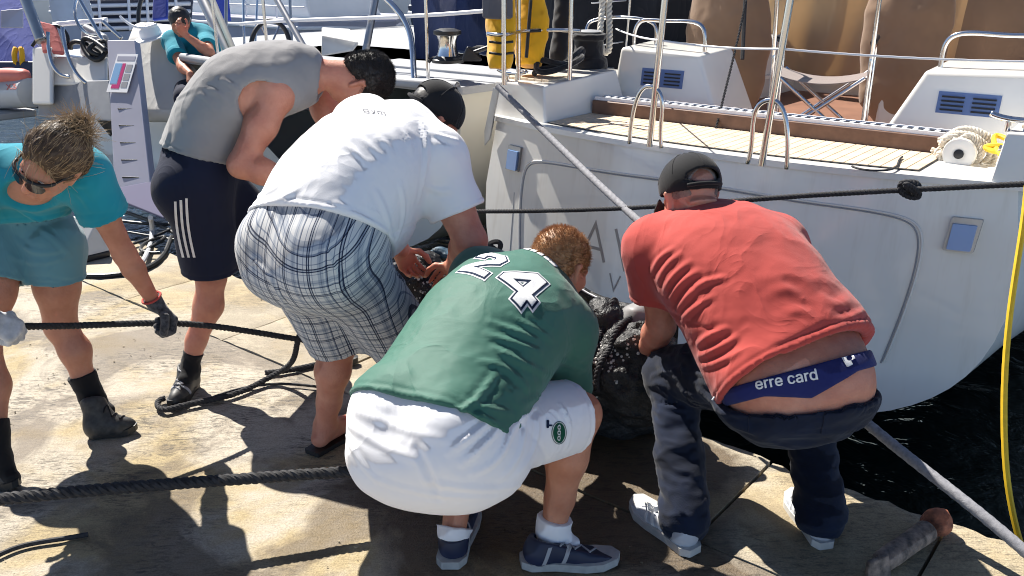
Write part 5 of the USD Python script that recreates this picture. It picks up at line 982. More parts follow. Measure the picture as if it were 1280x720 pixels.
def green_man():
    J = dict(pelvis=A([-.21, 2.16, .56]), mid=A([-.10, 2.40, .74]), neck=A([.065, 2.67, .775]), head=P(700, 336, 2.86), hfwd=(.62, .62, -.55), hup=(.35, .45, .8),
             shR=A([.15, 2.53, .685]), shL=A([-.10, 2.79, .76]), elR=A([.175, 2.55, .43]), elL=A([-.03, 3.0, .6]), wrR=A([.21, 2.82, .36]), wrL=A([.14, 3.12, .47]),
             hipR=A([-.13, 2.10, .55]), hipL=A([-.30, 2.22, .56]), knR=A([.205, 2.40, .47]), knL=A([-.12, 2.60, .46]), anR=P(690, 664, 2.77), anL=P(567, 664, 2.77),
             toeR=G(772, 704), toeL=A([-.15, 2.60, 0]))
    J['hup'] = nrm(J['hup'])
    D = dict(w=1.16, girth=1.18, leg=1.12, arm=1.1, neck=1.12, torso=((-.13, .16, .11), (0, .19, .14), (.3, .18, .125), (.62, .182, .125), (.86, .172, .105), (1.0, .09, .08)))
    F = Figure(J, D); t = person('crouching man in a green number 24 jersey and white shorts, bent over the quay edge', J['anL'])
    hands = [hand_prims(J['wrR'], A([.15, .9, -.35]), A([.2, -.4, -.9]), 1, (45, 55, 40)), hand_prims(J['wrL'], A([.5, .8, -.3]), A([.2, -.4, -.9]), -1, (45, 55, 40))]
    part(t, 'body', F.body(hands), 'skin_tan', True); eyeballs(t, F)
    hem = A([-.25, 2.13, .60]) + F.down0 * -.02
    n = nrm(F.down0 + A([-.05, -.12, -.28]))
    tors = F.torso + F.shoulder['L'] + F.shoulder['R'] + F.glutes
    sleeves = []
    for q, fr in (('R', .84), ('L', .8)):
        sleeves.append(sleeve(F, q, fr, .074, .079))
    sh = F.cloth([(tors, .026, [(P(545, 522, 2.36), n)])] + sleeves, .008, .08, cuts=[F.collar()])
    sh = wrinkle(sh, .006, 5, 3); sh = wrinkle(sh, .003, 14, 8, (1, 1, 2)); sh = wrinkle(sh, .0022, 7, 101, (1, 1, .6), True)
    sh = folds(sh, [(((618, 435), (650, 452), (690, 470)), .010), (((608, 418), (640, 428), (676, 440)), .008), (((612, 402), (640, 412), (672, 424)), .008, .01), (((640, 395), (662, 408), (690, 424)), .007, .01),
                    (((622, 465), (604, 490), (580, 512), (545, 520)), .010), (((600, 452), (630, 460), (660, 486)), .008), (((580, 500), (610, 510), (650, 520)), .008), (((660, 480), (690, 490), (715, 500)), .009), (((690, 440), (712, 456), (735, 462)), .008),
                    (((440, 500), (500, 516), (560, 528)), .006), (((650, 510), (672, 498), (700, 506)), .008)])
    s_ = part(t, 'jersey', sh, 'green_cloth', True)
    T = trimesh.Trimesh(*sh, process=False)
    # numerals in block figures, white with a dark line round them
    two = sg.Polygon([(0, 0), (.13, 0), (.13, .035), (.045, .035), (.13, .115), (.13, .17), (.10, .2), (.03, .2), (0, .17), (0, .13), (.04, .13), (.04, .155), (.05, .162), (.082, .162), (.09, .155), (.09, .125), (0, .04)])
    four = sg.Polygon([(.09, 0), (.13, 0), (.13, .045), (.155, .045), (.155, .08), (.13, .08), (.13, .2), (.085, .2), (-.005, .08), (-.005, .045), (.09, .045)], [[(.038, .08), (.09, .08), (.09, .15)]])
    two = shapely.affinity.scale(two, .86, .78, origin=(.165, .12)); four = shapely.affinity.scale(four, .86, .78, origin=(0, .12)); up = nrm(F.sp(.98) - F.sp(.6)); rt = nrm(J['shR'] - J['shL']); o = F.sp(.70)
    for poly, dx in ((two, -.165), (four, .015)):
        po = shapely.affinity.translate(poly.buffer(.006, join_style=2), dx, -.10); pi = shapely.affinity.translate(poly, dx, -.10); pr = shapely.affinity.translate(poly.buffer(.011, join_style=2), dx, -.10)
        for g, m, lf in ((pr, 'white_print', .002), (po, 'navy_print', .0035), (pi, 'white_print', .005)):
            dm = decal(T, flat(g), o, rt, up, lf, .012, back=.4)
            if dm is not None: part(s_, 'number', dm, m, True)
    for i, x in enumerate((-.05, -.02, .01, .04, .065)):
        dm = decal(T, flat(rrect(x, .055, x + .022, .085, .003)), F.sp(.92), rt, up, .003, .01, back=.4)
        if dm is not None: part(s_, 'collar_patch', dm, 'white_print', True)
    # white shorts
    pel = [(loft(*[q[:3] for q in F.loft_args]), .03)] + F.glutes
    legs = []
    for q, te in (('R', .90), ('L', .86)):
        H, K = J['hip' + q], J['kn' + q]
        legs.append(([(cone(H, K, .118, .105), .05)], .008, [(along(H, K, te), K - H)]))
    bum = [(ell(A([-.25, 2.10, .49]), np.eye(3), A([.165, .12, .10])), .08), (ell(A([-.10, 2.08, .49]), np.eye(3), A([.13, .10, .09])), .08)]
    st = F.cloth([(pel + bum, .012, [(J['pelvis'] - F.down0 * .07, -F.down0)])] + legs, .008, .06)
    st = wrinkle(st, .007, 6, 21)
    st = folds(st, [(((425, 525), (470, 552), (520, 575)), .006, .012), (((578, 580), (600, 560), (624, 535)), .011), (((592, 592), (625, 570), (640, 530)), .010), (((625, 600), (650, 565), (655, 525)), .008), (((650, 590), (668, 560), (672, 520)), .007),
                    (((560, 565), (590, 545), (612, 528)), .009), (((530, 600), (600, 612), (660, 605)), .006), (((640, 545), (650, 525), (668, 508)), .008), (((470, 600), (540, 618), (620, 622)), .005)])
    st = folds(st, [(((520, 560), (535, 590), (548, 625)), -.006, .010), (((428, 520), (440, 560), (470, 600)), .004, .010), (((700, 505), (712, 530), (708, 560)), .006, .006), (((690, 515), (702, 535), (698, 562)), -.004, .005), (((430, 506), (500, 534), (560, 552)), .003, .012)], gain=1.0)
    w_ = part(t, 'shorts', st, 'white_cloth', True); TS = trimesh.Trimesh(*st, process=False)
    ov = sg.Point(0, 0).buffer(1); ov = shapely.affinity.scale(ov, .021, .032); d0 = ray(699, 541); zz = -nrm(d0); xx = nrm(np.cross(Z, zz)); yy = np.cross(zz, xx)
    hit, _, _ = TS.ray.intersects_location([CAM], [d0], multiple_hits=False)
    if len(hit):
        for g, m, lf in ((ov, 'green_print', .002), (ov.difference(ov.buffer(-.004)).intersection(ov.buffer(-.002)), 'white_print', .0035)):
            part(w_, 'emblem', decal(TS, flat(g), hit[0], xx, yy, lf, .006, back=.2), m, True)
        for k in range(3):
            g = shapely.affinity.translate(shapely.affinity.scale(sg.Point(0, 0).buffer(.006), .8, 1.1).difference(sg.Point(0, 0).buffer(.0032)), 0, (k - 1) * .015)
            part(w_, 'emblem', decal(TS, flat(g), hit[0], xx, yy, .0035, .004, back=.2), 'white_print', True)
        g = rrect(-.035, .012, -.028, .034, .002).union(rrect(-.03, .017, -.019, .022, .001)); part(w_, 'emblem', decal(TS, flat(g), hit[0], xx, yy, .003, .005, back=.2), 'navy_print', True)
    for q in 'RL': sock(t, F, q, .12 if q == 'R' else .03, r=.055)
    sr = shoe(t, G(652, 706), J['toeR'], J['anR'], 'navy_shoe', 'grey_sole', stripe=('grey_cloth', (.06, .12)), lace='grey_cloth', label='navy trainer turned to the right'); sl = shoe(t, G(563, 712), J['toeL'], J['anL'], 'navy_shoe', 'grey_sole', stripe=('grey_cloth', (.06, .12)), lace='grey_cloth')
    # ginger crop
    at, R = F.hat, F.hR
    hp = [ell(at(0, -.016, .042), R, A([.083, .101, .09])), ell(at(0, -.05, -.01), R, A([.07, .058, .07]))]
    hm = hair_cap(F, hp, [ell(at(0, .12, -.03), R, A([.09, .075, .085])), ell(at(.09, .02, -.05), R, A([.03, .04, .05])), ell(at(-.09, .02, -.05), R, A([.03, .04, .05]))], .004, 70)
    h_ = part(t, 'hair', hm, 'ginger_hair', True); p, nn = sample(hm, 9000, 4); strands(h_, 'hair_strands', p, nn * .6 - F.hR[1] * .35, .012, 'ginger_hair', .0014, .0, .25, seed=5)
green_man()

# ------------------------------------------------------------------ the man in the white T-shirt and checked shorts
def white_man():
    J = dict(pelvis=A([-.64, 2.76, .89]), mid=A([-.57, 2.93, 1.11]), neck=A([-.35, 3.13, 1.19]), head=P(540, 150, 3.22), hfwd=(.62, .35, -.75), hup=(.55, .25, .55),
             shR=P(543, 198, 3.05), shL=A([-.54, 3.26, 1.19]), elR=P(588, 302, 3.08), elL=A([-.60, 3.32, .92]), wrR=A([-.215, 3.15, .69]), wrL=P(500, 312, 3.35),
             hipR=A([-.555, 2.70, .87]), hipL=A([-.735, 2.83, .87]), knR=A([-.38, 2.92, .47]), knL=A([-.625, 2.97, .47]), anR=A([-.36, 3.0, .085]), anL=P(406, 532, 3.40),
             toeR=A([-.25, 3.2, .02]), toeL=A([-.60, 3.2, .02]), calfdirL=(-.3, -1, 0), calfdirR=(-.3, -1, 0))
    D = dict(w=1.25, girth=1.3, leg=1.12, arm=1.32, neck=1.12, torso=((-.13, .16, .11), (0, .185, .135), (.3, .182, .14), (.62, .178, .13), (.86, .145, .10), (1.0, .08, .075)))
    F = Figure(J, D); t = person('man in a white T-shirt, checked shorts and black cap, bending forward', J['anL'])
    hands = [hand_prims(J['wrR'], A([-.35, .8, -.5]), A([-.5, -.4, -.7]), 1, (30, 40, 30)), hand_prims(J['wrL'], A([.25, .5, -.8]), A([.6, -.5, -.3]), -1, (40, 45, 30))]
    part(t, 'body', F.body(hands, 'LR'), 'skin_red', True); eyeballs(t, F)
    tors = F.torso + F.shoulder['L'] + F.shoulder['R']
    belly = [(ell(F.sp(.36) + nrm(np.cross(nrm(F.sp(.5) - F.sp(.3)), F.rp)) * .10, np.eye(3), A([.18, .17, .16])), .08)]
    sl = [sleeve(F, 'R', .66, .080, .094), sleeve(F, 'L', .62, .088, .10)]
    sh = F.cloth([(tors + belly + F.glutes, .026, [(P(400, 282, 2.85), F.down0 + A([.0, -.1, -.15]))])] + sl, .008, .06, cuts=[F.collar()])
    sh = wrinkle(sh, .007, 5, 31); sh = wrinkle(sh, .003, 13, 12); sh = wrinkle(sh, .0022, 7, 102, (1, 1, .6), True)
    sh = folds(sh, [(((432, 180), (444, 190), (456, 203)), .009), (((452, 172), (464, 184), (474, 194)), .007), (((474, 172), (484, 182), (490, 194)), .007), (((505, 165), (512, 178), (514, 190)), .006),
                    (((527, 150), (533, 180), (531, 215), (524, 250)), .012), (((540, 165), (556, 172), (572, 176)), .010), (((530, 230), (545, 238), (562, 238)), .009), (((310, 245), (335, 240), (352, 228)), .007), (((330, 252), (350, 248), (372, 236)), .007),
                    (((420, 255), (460, 275), (500, 300)), .008), (((500, 230), (505, 262), (496, 300)), .008), (((470, 240), (482, 265), (490, 300)), .007)])
    s_ = part(t, 't_shirt', sh, 'white_cloth', True); T = trimesh.Trimesh(*sh, process=False)
    d0 = ray(466, 141); hit, _, _ = T.ray.intersects_location([CAM], [d0], multiple_hits=False)
    if len(hit):
        zz = nrm(-d0 + A([0, 0, .5])); xx = nrm(A([.62, .3, -.35])); yy = np.cross(zz, xx); m = decal(T, moved(text2('gym', .023), (-.026, 0, 0)), hit[0], xx, nrm(yy), .002, .006, back=.2)
        if m is not None: part(s_, 'lettering', m, 'dark_print', True)
    pel = [(loft(*[q[:4] for q in F.loft_args]), .03)] + F.glutes; legs = []
    for q in 'LR':
        H, K = J['hip' + q], J['kn' + q]; legs.append(([(cone(H, along(H, K, 1.25), .125, .112), .05)], .008, [(along(H, K, 1.02) + (K - H) * 0, nrm(K - H) + A([0, 0, -.5]))]))
    st = F.cloth([(pel, .014, [(J['pelvis'] - F.down0 * .13, -F.down0 + A([.1, .1, .2]))])] + legs, .008, .06)
    st = wrinkle(st, .007, 6, 41); st = folds(st, [(((470, 320), (500, 345), (520, 378)), .008), (((320, 330), (345, 360), (362, 400)), .008), (((400, 300), (420, 340), (430, 390)), .006)])
    v = st[0]; ax = nrm((J['knL'] + J['knR']) / 2 - J['pelvis']); q = v - J['pelvis']; rr = nrm(A([.96, -.28, 0]) - ax * (A([.96, -.28, 0]) @ ax)); ff = np.cross(ax, rr)
    uv = np.stack([q @ rr * 1.05 + .12 * (q @ ax), q @ ax - .25 * (q @ rr) - .10 * (q @ ff)], 1)
    part(t, 'shorts', st, 'plaid_cloth', True, uv=uv)
    belt = A([J['pelvis'] - F.down0 * .085]);
    for q in 'LR':
        an, toe = J['an' + q], J['toe' + q]; f = nrm([*(toe - an)[:2], 0]); hl = an - f * .075
        g = sg.Polygon([(.0, -.03), (.09, -.036), (.2, -.05), (.28, -.035), (.3, 0), (.27, .04), (.19, .046), (.09, .034), (0, .03)]).buffer(.006); m = trimesh.creation.extrude_polygon(g, .018, engine='earcut'); mv = m.vertices; lat = np.cross(f, Z)
        sd = part(t, 'sandal', (A([*hl[:2], .001]) + f * mv[:, :1] + lat * mv[:, 1:2] + Z * mv[:, 2:3], m.faces), 'black_rubber', 35)
        part(sd, 'strap', tube([A([*an[:2], .02]) + f * .1 + lat * .05, A([*an[:2], .065]) + f * .09, A([*an[:2], .02]) + f * .1 - lat * .05], .011, 8, 14), 'black_rubber', True)
    at, R = F.hat, F.hR
    hm = hair_cap(F, [ell(at(0, -.018, .036), R, A([.081, .098, .088])), ell(at(0, -.055, -.02), R, A([.066, .05, .05]))], [ell(at(0, .12, -.03), R, A([.09, .08, .085])), ell(at(.09, .03, -.06), R, A([.03, .05, .06])), ell(at(-.09, .03, -.06), R, A([.03, .05, .06]))], .002, 80)
    part(t, 'hair', hm, 'dark_hair', True); cap(t, F)
def cap(t, F, m='black_cloth'):
    """A baseball cap: crown with a half-moon opening over a strap at the back, bill in front, button, seams."""
    s = F.D.get('hs', 1.0); at0, R = F.hat, F.hR; at = at0; h = .004; r3 = lambda a, b, c: A([a, b, c]) * s
    c = Clay(*bounds([ell(at(0, -.012, .045), R, r3(.1, .12, .11))], .02), h)
    c.add(ell(at(0, -.014, .045), R, r3(.093, .110, .096)), .0).cut(ell(at(0, -.014, .043), R, r3(.087, .104, .09)), .003)
    c.plane(at(0, 0, .020), -R[2] + R[1] * .22)
    c.cut(ell(at(0, -.125, .040), R, r3(.058, .06, .019)), .004)
    k = part(t, 'cap', relax(*c.skin(), 1), m, True)
    g = [(x, -y) for x, y in [(-.075, -.06), (-.07, -.11), (-.05, -.15), (0, -.168), (.05, -.15), (.07, -.11), (.075, -.06), (.05, -.095), (0, -.108), (-.05, -.095)]]
    fr = lambda v: A([at(x, y, .026 + z - 3.2 * x * x - .35 * (y - .09)) for x, y, z in v])
    part(k, 'bill', sheet(fr, sg.Polygon(g).buffer(.004), .005, .015), m, 35)
    b = trimesh.creation.icosphere(2, .008 * s); part(k, 'button', (b.vertices + at(0, -.014, .141), b.faces), m, True)
    for q in range(6):
        a = q * np.pi / 3 + .5; p = [at(.0935 * math.cos(a) * math.sin(e), -.014 + .1105 * math.sin(a) * math.sin(e), .045 + .0965 * math.cos(e)) for e in np.linspace(.08, 1.35, 12)]
        part(k, 'seam', tube(p, .0015, 5), m, True)
    part(k, 'strap', tube([at(.055, -.100, .013), at(.03, -.119, .010), at(0, -.125, .009), at(-.03, -.119, .010), at(-.055, -.100, .013)], .006 * s, 8, 16), m, True)
white_man()

# ------------------------------------------------------------------ the man in the red T-shirt and low jeans
def red_man():
    J = dict(pelvis=A([.85, 2.47, .60]), mid=A([.75, 2.68, .845]), neck=A([.615, 2.92, .885]), head=P(863, 250, 3.0), hfwd=(-.25, .8, -.55), hup=(-.12, .5, .8),
             shR=A([.88, 2.85, .86]), shL=A([.485, 2.84, .855]), elR=A([.98, 3.05, .68]), elL=P(826, 408, 3.06), wrR=A([.80, 3.16, .53]), wrL=P(806, 440, 3.25),
             hipR=A([.955, 2.45, .58]), hipL=A([.745, 2.45, .58]), knR=A([1.0, 2.80, .46]), knL=P(842, 468, 3.10), anR=A([1.0, 2.46, .09]), anL=A([.55, 2.44, .09]),
             toeR=A([.975, 2.66, 0]), toeL=G(793, 632))
    D = dict(w=1.22, girth=1.2, leg=1.1, arm=1.12, hs=1.1, neck=1.15, torso=((-.13, .16, .12), (0, .192, .145), (.25, .19, .14), (.6, .19, .135), (.86, .172, .11), (1.0, .09, .085)))
    F = Figure(J, D); t = person('squatting man in a red T-shirt with low jeans showing underwear', J['anR'])
    hands = [hand_prims(J['wrL'], A([-.1, .8, -.5]), A([.3, -.3, -.9]), -1, (40, 50, 35)), hand_prims(J['wrR'], A([-.3, .8, -.5]), A([-.3, -.3, -.9]), 1, (40, 50, 35))]
    nape = [(ell(F.hat(0, -.078, y), F.hR, A([.052, .024, .010])), .008) for y in (-.035, -.060, -.084)]
    part(t, 'body', F.body(hands, extra=nape), 'skin_red', True); eyeballs(t, F)
    tors = F.torso + F.shoulder['L'] + F.shoulder['R'] + F.glutes; up0 = -F.down0
    side = [(ell(A([1.0, 2.56, .66]), np.eye(3), A([.075, .1, .09])), .08)]
    sl = [sleeve(F, 'L', .62, .088, .094), sleeve(F, 'R', .62, .088, .094)]
    sh = F.cloth([(tors + side, .026, [(P(985, 459, 2.65), nrm(J['pelvis'] - J['neck']) + A([.0, 0, -.1]))])] + sl, .008, .06, cuts=[F.collar()])
    sh = wrinkle(sh, .008, 5, 51); sh = wrinkle(sh, .004, 12, 52); sh = wrinkle(sh, .0022, 7, 103, (1, 1, .6), True)
    sh = folds(sh, [(((815, 340), (826, 322), (840, 312)), .009), (((822, 352), (834, 332), (850, 318)), .009), (((830, 362), (845, 342), (862, 328)), .009), (((838, 374), (852, 354), (872, 340)), .010), (((846, 388), (862, 368), (884, 352)), .009), (((852, 400), (870, 384), (892, 370)), .009),
                    (((872, 356), (892, 350), (906, 347)), .009), (((872, 430), (890, 418), (908, 412)), .011), (((874, 446), (896, 436), (920, 422)), .011), (((878, 458), (900, 452), (922, 440)), .009),
                    (((945, 452), (1000, 432), (1050, 410), (1090, 402)), .009, .012), (((962, 368), (985, 362), (1000, 372)), .005, .016), (((980, 395), (1000, 388), (1020, 400)), .005, .016), (((1030, 372), (1048, 380), (1062, 372)), .005, .016), (((1040, 402), (1064, 396), (1085, 385)), .006), (((1060, 345), (1080, 362), (1092, 385)), .005, .016)])
    part(t, 't_shirt', sh, 'red_cloth', True)
    # briefs: a navy waistband with lettering, the seat narrowing to a V
    pel = [(loft(*[q[:4] for q in F.loft_args]), .03)] + F.glutes
    axn = nrm(nrm(J['neck'] - J['pelvis']) * .55 + Z * .45); b0 = P(1010, 458, 2.6)
    lo, hi = bounds([p for p, _ in pel], .06); c = Clay(lo, hi, .006)
    for p, k in pel + F.thigh['L'] + F.thigh['R']: c.add(p, k, .009)
    cx = P(1004, 480, 2.6)
    c.plane(b0, axn).clip(lambda p: (b0 - p) @ axn - (.050 + np.maximum(0, .040 - .30 * np.abs((p - cx) @ F.rp))))
    br = relax(*c.skin(), 1); T0 = trimesh.Trimesh(*br, process=False); u_ = part(t, 'briefs', br, 'navy_cloth', True, 'navy briefs with a lettered waistband')
    def sight(px, py):
        hit, _, _ = T0.ray.intersects_location([CAM], [ray(px, py)], multiple_hits=False); return hit[0] if len(hit) else None
    def lay(poly_mesh, px, py, ex, m, lift=.003, par=u_, nm='lettering', T=T0):
        o = sight(px, py)
        if o is None: return
        zz = -nrm(ray(px, py)); xx = nrm(ex - zz * (ex @ zz)); mm = decal(T, poly_mesh, o, xx, np.cross(zz, xx), lift, .006, back=.2)
        if mm is not None: part(par, nm, mm, m, True)
    ex = nrm(P(1027, 466, 2.6) - P(944, 480, 2.6))
    lay(moved(text2('erre card', .030, True), (0, 0, 0)), 944, 487, ex, 'white_print')
    logo = rrect(0, 0, .032, .034, .003).difference(sg.Point(.018, .020).buffer(.0075)).difference(rrect(.018, -.005, .04, .012, .001)); lay(flat(logo), 1059, 459, nrm(P(1075, 449, 2.6) - P(1059, 457, 2.6)), 'white_print')
    # jeans, worn low
    legs = []
    for q in 'LR':
        H, K, n = J['hip' + q], J['kn' + q], J['an' + q]
        legs.append(([(cone(H, K, .118, .092), .05), (cone(K, along(K, n, .6), .084, .066), .03), (cone(along(K, n, .6), n - Z * .02 - nrm(J['toe' + q] - n) * .012, .066, .074), .03)], .006, [(A([0, 0, .03]), -Z)]))
    low = [(loft(*[q[:3] for q in F.loft_args]), .03)] + F.glutes
    seat = [(ell(A([.85, 2.39, .50]), np.eye(3), A([.20, .10, .09])), .06)]
    je = F.cloth([(low + seat, .014, [(P(1000, 522, 2.48), nrm(axn * .5 + Z * .6))])] + legs, .008, .06)
    je = wrinkle(je, .012, 7, 61); je = wrinkle(je, .007, 12, 62, (.6, .6, 1.3), True)
    je = folds(je, [(((812, 440), (840, 446), (868, 440)), .009), (((815, 470), (850, 462), (880, 470)), .010), (((830, 430), (850, 440), (866, 460)), .008)])
    j_ = part(t, 'jeans', je, 'denim', True); TJ = trimesh.Trimesh(*je, process=False)
    for px0, py0, px1, py1 in ((1100, 432, 1103, 480),):
        pt = [P(px0, py0, 2.62), P((px0 + px1) / 2 + 4, (py0 + py1) / 2, 2.6), P(px1, py1, 2.58)]
    for q, sx in (('L', -1), ('R', 1)):
        o = J['pelvis'] + F.rp * .10 * sx + A([0, -.3, -.02]); pk = sg.Polygon([(-.065, .06), (.065, .06), (.06, -.06), (0, -.09), (-.06, -.06)]); dm = decal(TJ, flat(pk), o, F.rp, nrm(A([0, .35, .9])), .004, .015, back=.3)
        if dm is not None: part(j_, 'back_pocket', dm, 'denim', True)
    part(j_, 'pocket_tag', decal(TJ, flat(rrect(0, 0, .012, .03, .001)), P(890, 500, 2.5), F.rp, Z, .003, .01, back=.4) or tube([P(890, 500, 2.5), P(893, 496, 2.5)], .002), 'white_print', True)
    shoe(t, G(868, 694), J['toeL'], J['anL'], 'white_shoe', 'white_sole', stripe=('white_print', (.12, .15, .18)), lace='white_cloth', label='white trainer pointing away to the left'); shoe(t, A([1.0, 2.37, 0]), J['toeR'], J['anR'], 'white_shoe', 'white_sole', stripe=('white_print', (.12, .15, .18)), lace='white_cloth')
    at, R = F.hat, F.hR
    hm = hair_cap(F, [ell(at(0, -.018, .036), R, A([.081, .098, .088])), ell(at(0, -.018, .03), R, A([.08, .096, .08]))], [ell(at(0, .12, -.03), R, A([.09, .08, .085])), ell(at(0, -.13, .0), R, A([.07, .06, .07]))], .0015, 80)
    part(t, 'hair', hm, 'grey_hair', True); p, nn = sample(hm, 2500, 8, lambda p: (p - at(0, 0, .0)) @ R[2] < .01); strands(t, 'hair_strands', p, nn, .006, 'grey_hair', .001, seed=2); cap(t, F)
red_man()

# ------------------------------------------------------------------ the man in the grey vest
def vest_man():
    J = dict(pelvis=A([-1.28, 3.56, .95]), mid=A([-1.22, 3.62, 1.33]), neck=A([-.82, 3.68, 1.335]), head=P(450, 101, 3.64), hfwd=(-.12, .1, -.95), hup=(.95, .12, -.1),
             shR=P(347, 116, 3.48), shL=A([-.86, 3.89, 1.30]), elR=P(301, 206, 3.45), elL=A([-.72, 3.78, 1.0]), wrR=A([-.77, 3.40, .93]), wrL=A([-.55, 3.55, .85]),
             hipR=A([-1.25, 3.46, .93]), hipL=A([-1.30, 3.66, .93]), knR=P(264, 345, 3.73), knL=A([-1.0, 3.78, .50]), anR=P(238, 457, 3.84), anL=A([-.87, 3.84, .09]),
             toeR=G(216, 512), toeL=A([-.72, 3.75, 0]), calfdirR=(.8, .4, 0))
    D = dict(w=1.0, girth=1.08, leg=1.05, arm=1.15, torso=((-.12, .15, .11), (0, .172, .135), (.3, .165, .125), (.62, .18, .135), (.86, .165, .11), (1.0, .085, .08)))
    F = Figure(J, D); t = person('dark-haired man in a grey sleeveless vest and navy striped shorts', J['anR'])
    hands = [hand_prims(J['wrR'], A([.8, .0, -.5]), A([-.3, .3, -.8]), 1), hand_prims(J['wrL'], A([.7, -.3, -.5]), A([-.3, .3, -.8]), -1)]
    part(t, 'body', F.body(hands), 'skin_red', True); eyeballs(t, F)
    tors = F.torso + F.glutes + [(cone(F.sp(.9), along(F.sp(.92), J['sh' + q], .62), .09, .07), .05) for q in 'LR']
    hole = []
    for q in 'LR':
        o = A(J['sh' + q]); d = nrm(o - F.sp(.8)); c_ = o + d * .02 - (F.sp(.9) - F.sp(.6)) * .35
        hole.append(cone(c_ - d * .015, c_ + d * .25, .085, .12))
    hole.append(ell(J['neck'] + nrm(J['head'] - J['neck']) * .05 + A([0, 0, -.02]), np.eye(3), A([.085, .085, .085])))
    sh = F.cloth([(tors, .024, [(P(245, 200, 3.4), F.down0 + A([-.12, 0, -.05]))])], .008, cuts=hole)
    sh = wrinkle(sh, .007, 5, 71); sh = wrinkle(sh, .004, 13, 72); sh = wrinkle(sh, .0022, 7, 104, (1, 1, .6), True)
    sh = folds(sh, [(((262, 112), (275, 118), (282, 128)), .008), (((278, 100), (292, 108), (300, 118)), .008), (((292, 98), (302, 112), (318, 140)), .009), (((250, 118), (262, 128), (266, 140)), .007), (((196, 148), (215, 128), (240, 112)), .006), (((200, 190), (208, 176), (212, 150)), .008, .011), (((300, 130), (312, 150), (322, 178)), .009)])
    part(t, 'vest', sh, 'grey_vest_cloth', True)
    pel = [(loft(*[q[:4] for q in F.loft_args]), .03)] + F.glutes; legs = []
    for q in 'LR':
        H, K = J['hip' + q], J['kn' + q]; legs.append(([(cone(H, along(H, K, 1.2), .118, .108), .05)], .008, [(along(H, K, .93), nrm(K - H) + A([0, 0, -.4]))]))
    st = F.cloth([(pel, .012, [(J['pelvis'] - F.down0 * .12, -F.down0)])] + legs, .008, .05)
    st = wrinkle(st, .007, 6, 81); s_ = part(t, 'shorts', st, 'navy_short_cloth', True); T = trimesh.Trimesh(*st, process=False)
    for (a, b), (c, d) in zip(((219, 252), (226, 250), (233, 248)), ((229, 322), (236, 322), (243, 322))):
        ln = []
        for k in range(22):
            q = k / 21; px, py = a + (c - a) * q + 2.5 * math.sin(q * 3.1) * -1, b + (d - b) * q; r0 = []
            for w in (-1.6, 1.6):
                h_, _, _ = T.ray.intersects_location([CAM], [ray(px + w, py)], multiple_hits=False)
                if len(h_): r0.append(h_[0] - nrm(ray(px, py)) * .0025)
            if len(r0) == 2: ln.append(r0)
        if len(ln) > 3:
            ln = A(ln); vv = ln.reshape(-1, 3); i = np.arange(len(ln) - 1) * 2; ff = np.vstack([np.c_[i, i + 1, i + 3], np.c_[i, i + 3, i + 2]]); part(s_, 'stripe', (vv, ff), 'white_print', True)
    for q in 'RL': sock(t, F, q, .16, 'black_cloth', .042)
    shoe(t, G(243, 482), J['toeR'], J['anR'], 'black_shoe', 'black_rubber', lace='grey_cloth', stripe=('grey_cloth', (.13,)), high=.02, label='black trainer turned towards the camera'); shoe(t, A([-.94, 3.86, 0]), J['toeL'], J['anL'], 'black_shoe', 'black_rubber', lace='grey_cloth', high=.02)
    at, R = F.hat, F.hR
    hm = hair_cap(F, [ell(at(0, -.018, .045), R, A([.086, .104, .094])), ell(at(0, -.06, -.005), R, A([.07, .05, .062]))], [ell(at(0, .12, -.035), R, A([.10, .07, .09])), ell(at(.09, .012, -.03), R, A([.03, .035, .055])), ell(at(-.09, .012, -.03), R, A([.03, .035, .055]))], .004, 70)
    h_ = part(t, 'hair', hm, 'dark_hair', True); p, nn = sample(hm, 9000, 6); strands(h_, 'hair_strands', p, nn * .4 - R[1] * .5, .012, 'dark_hair', .0014, .0, .25, seed=9)
vest_man()

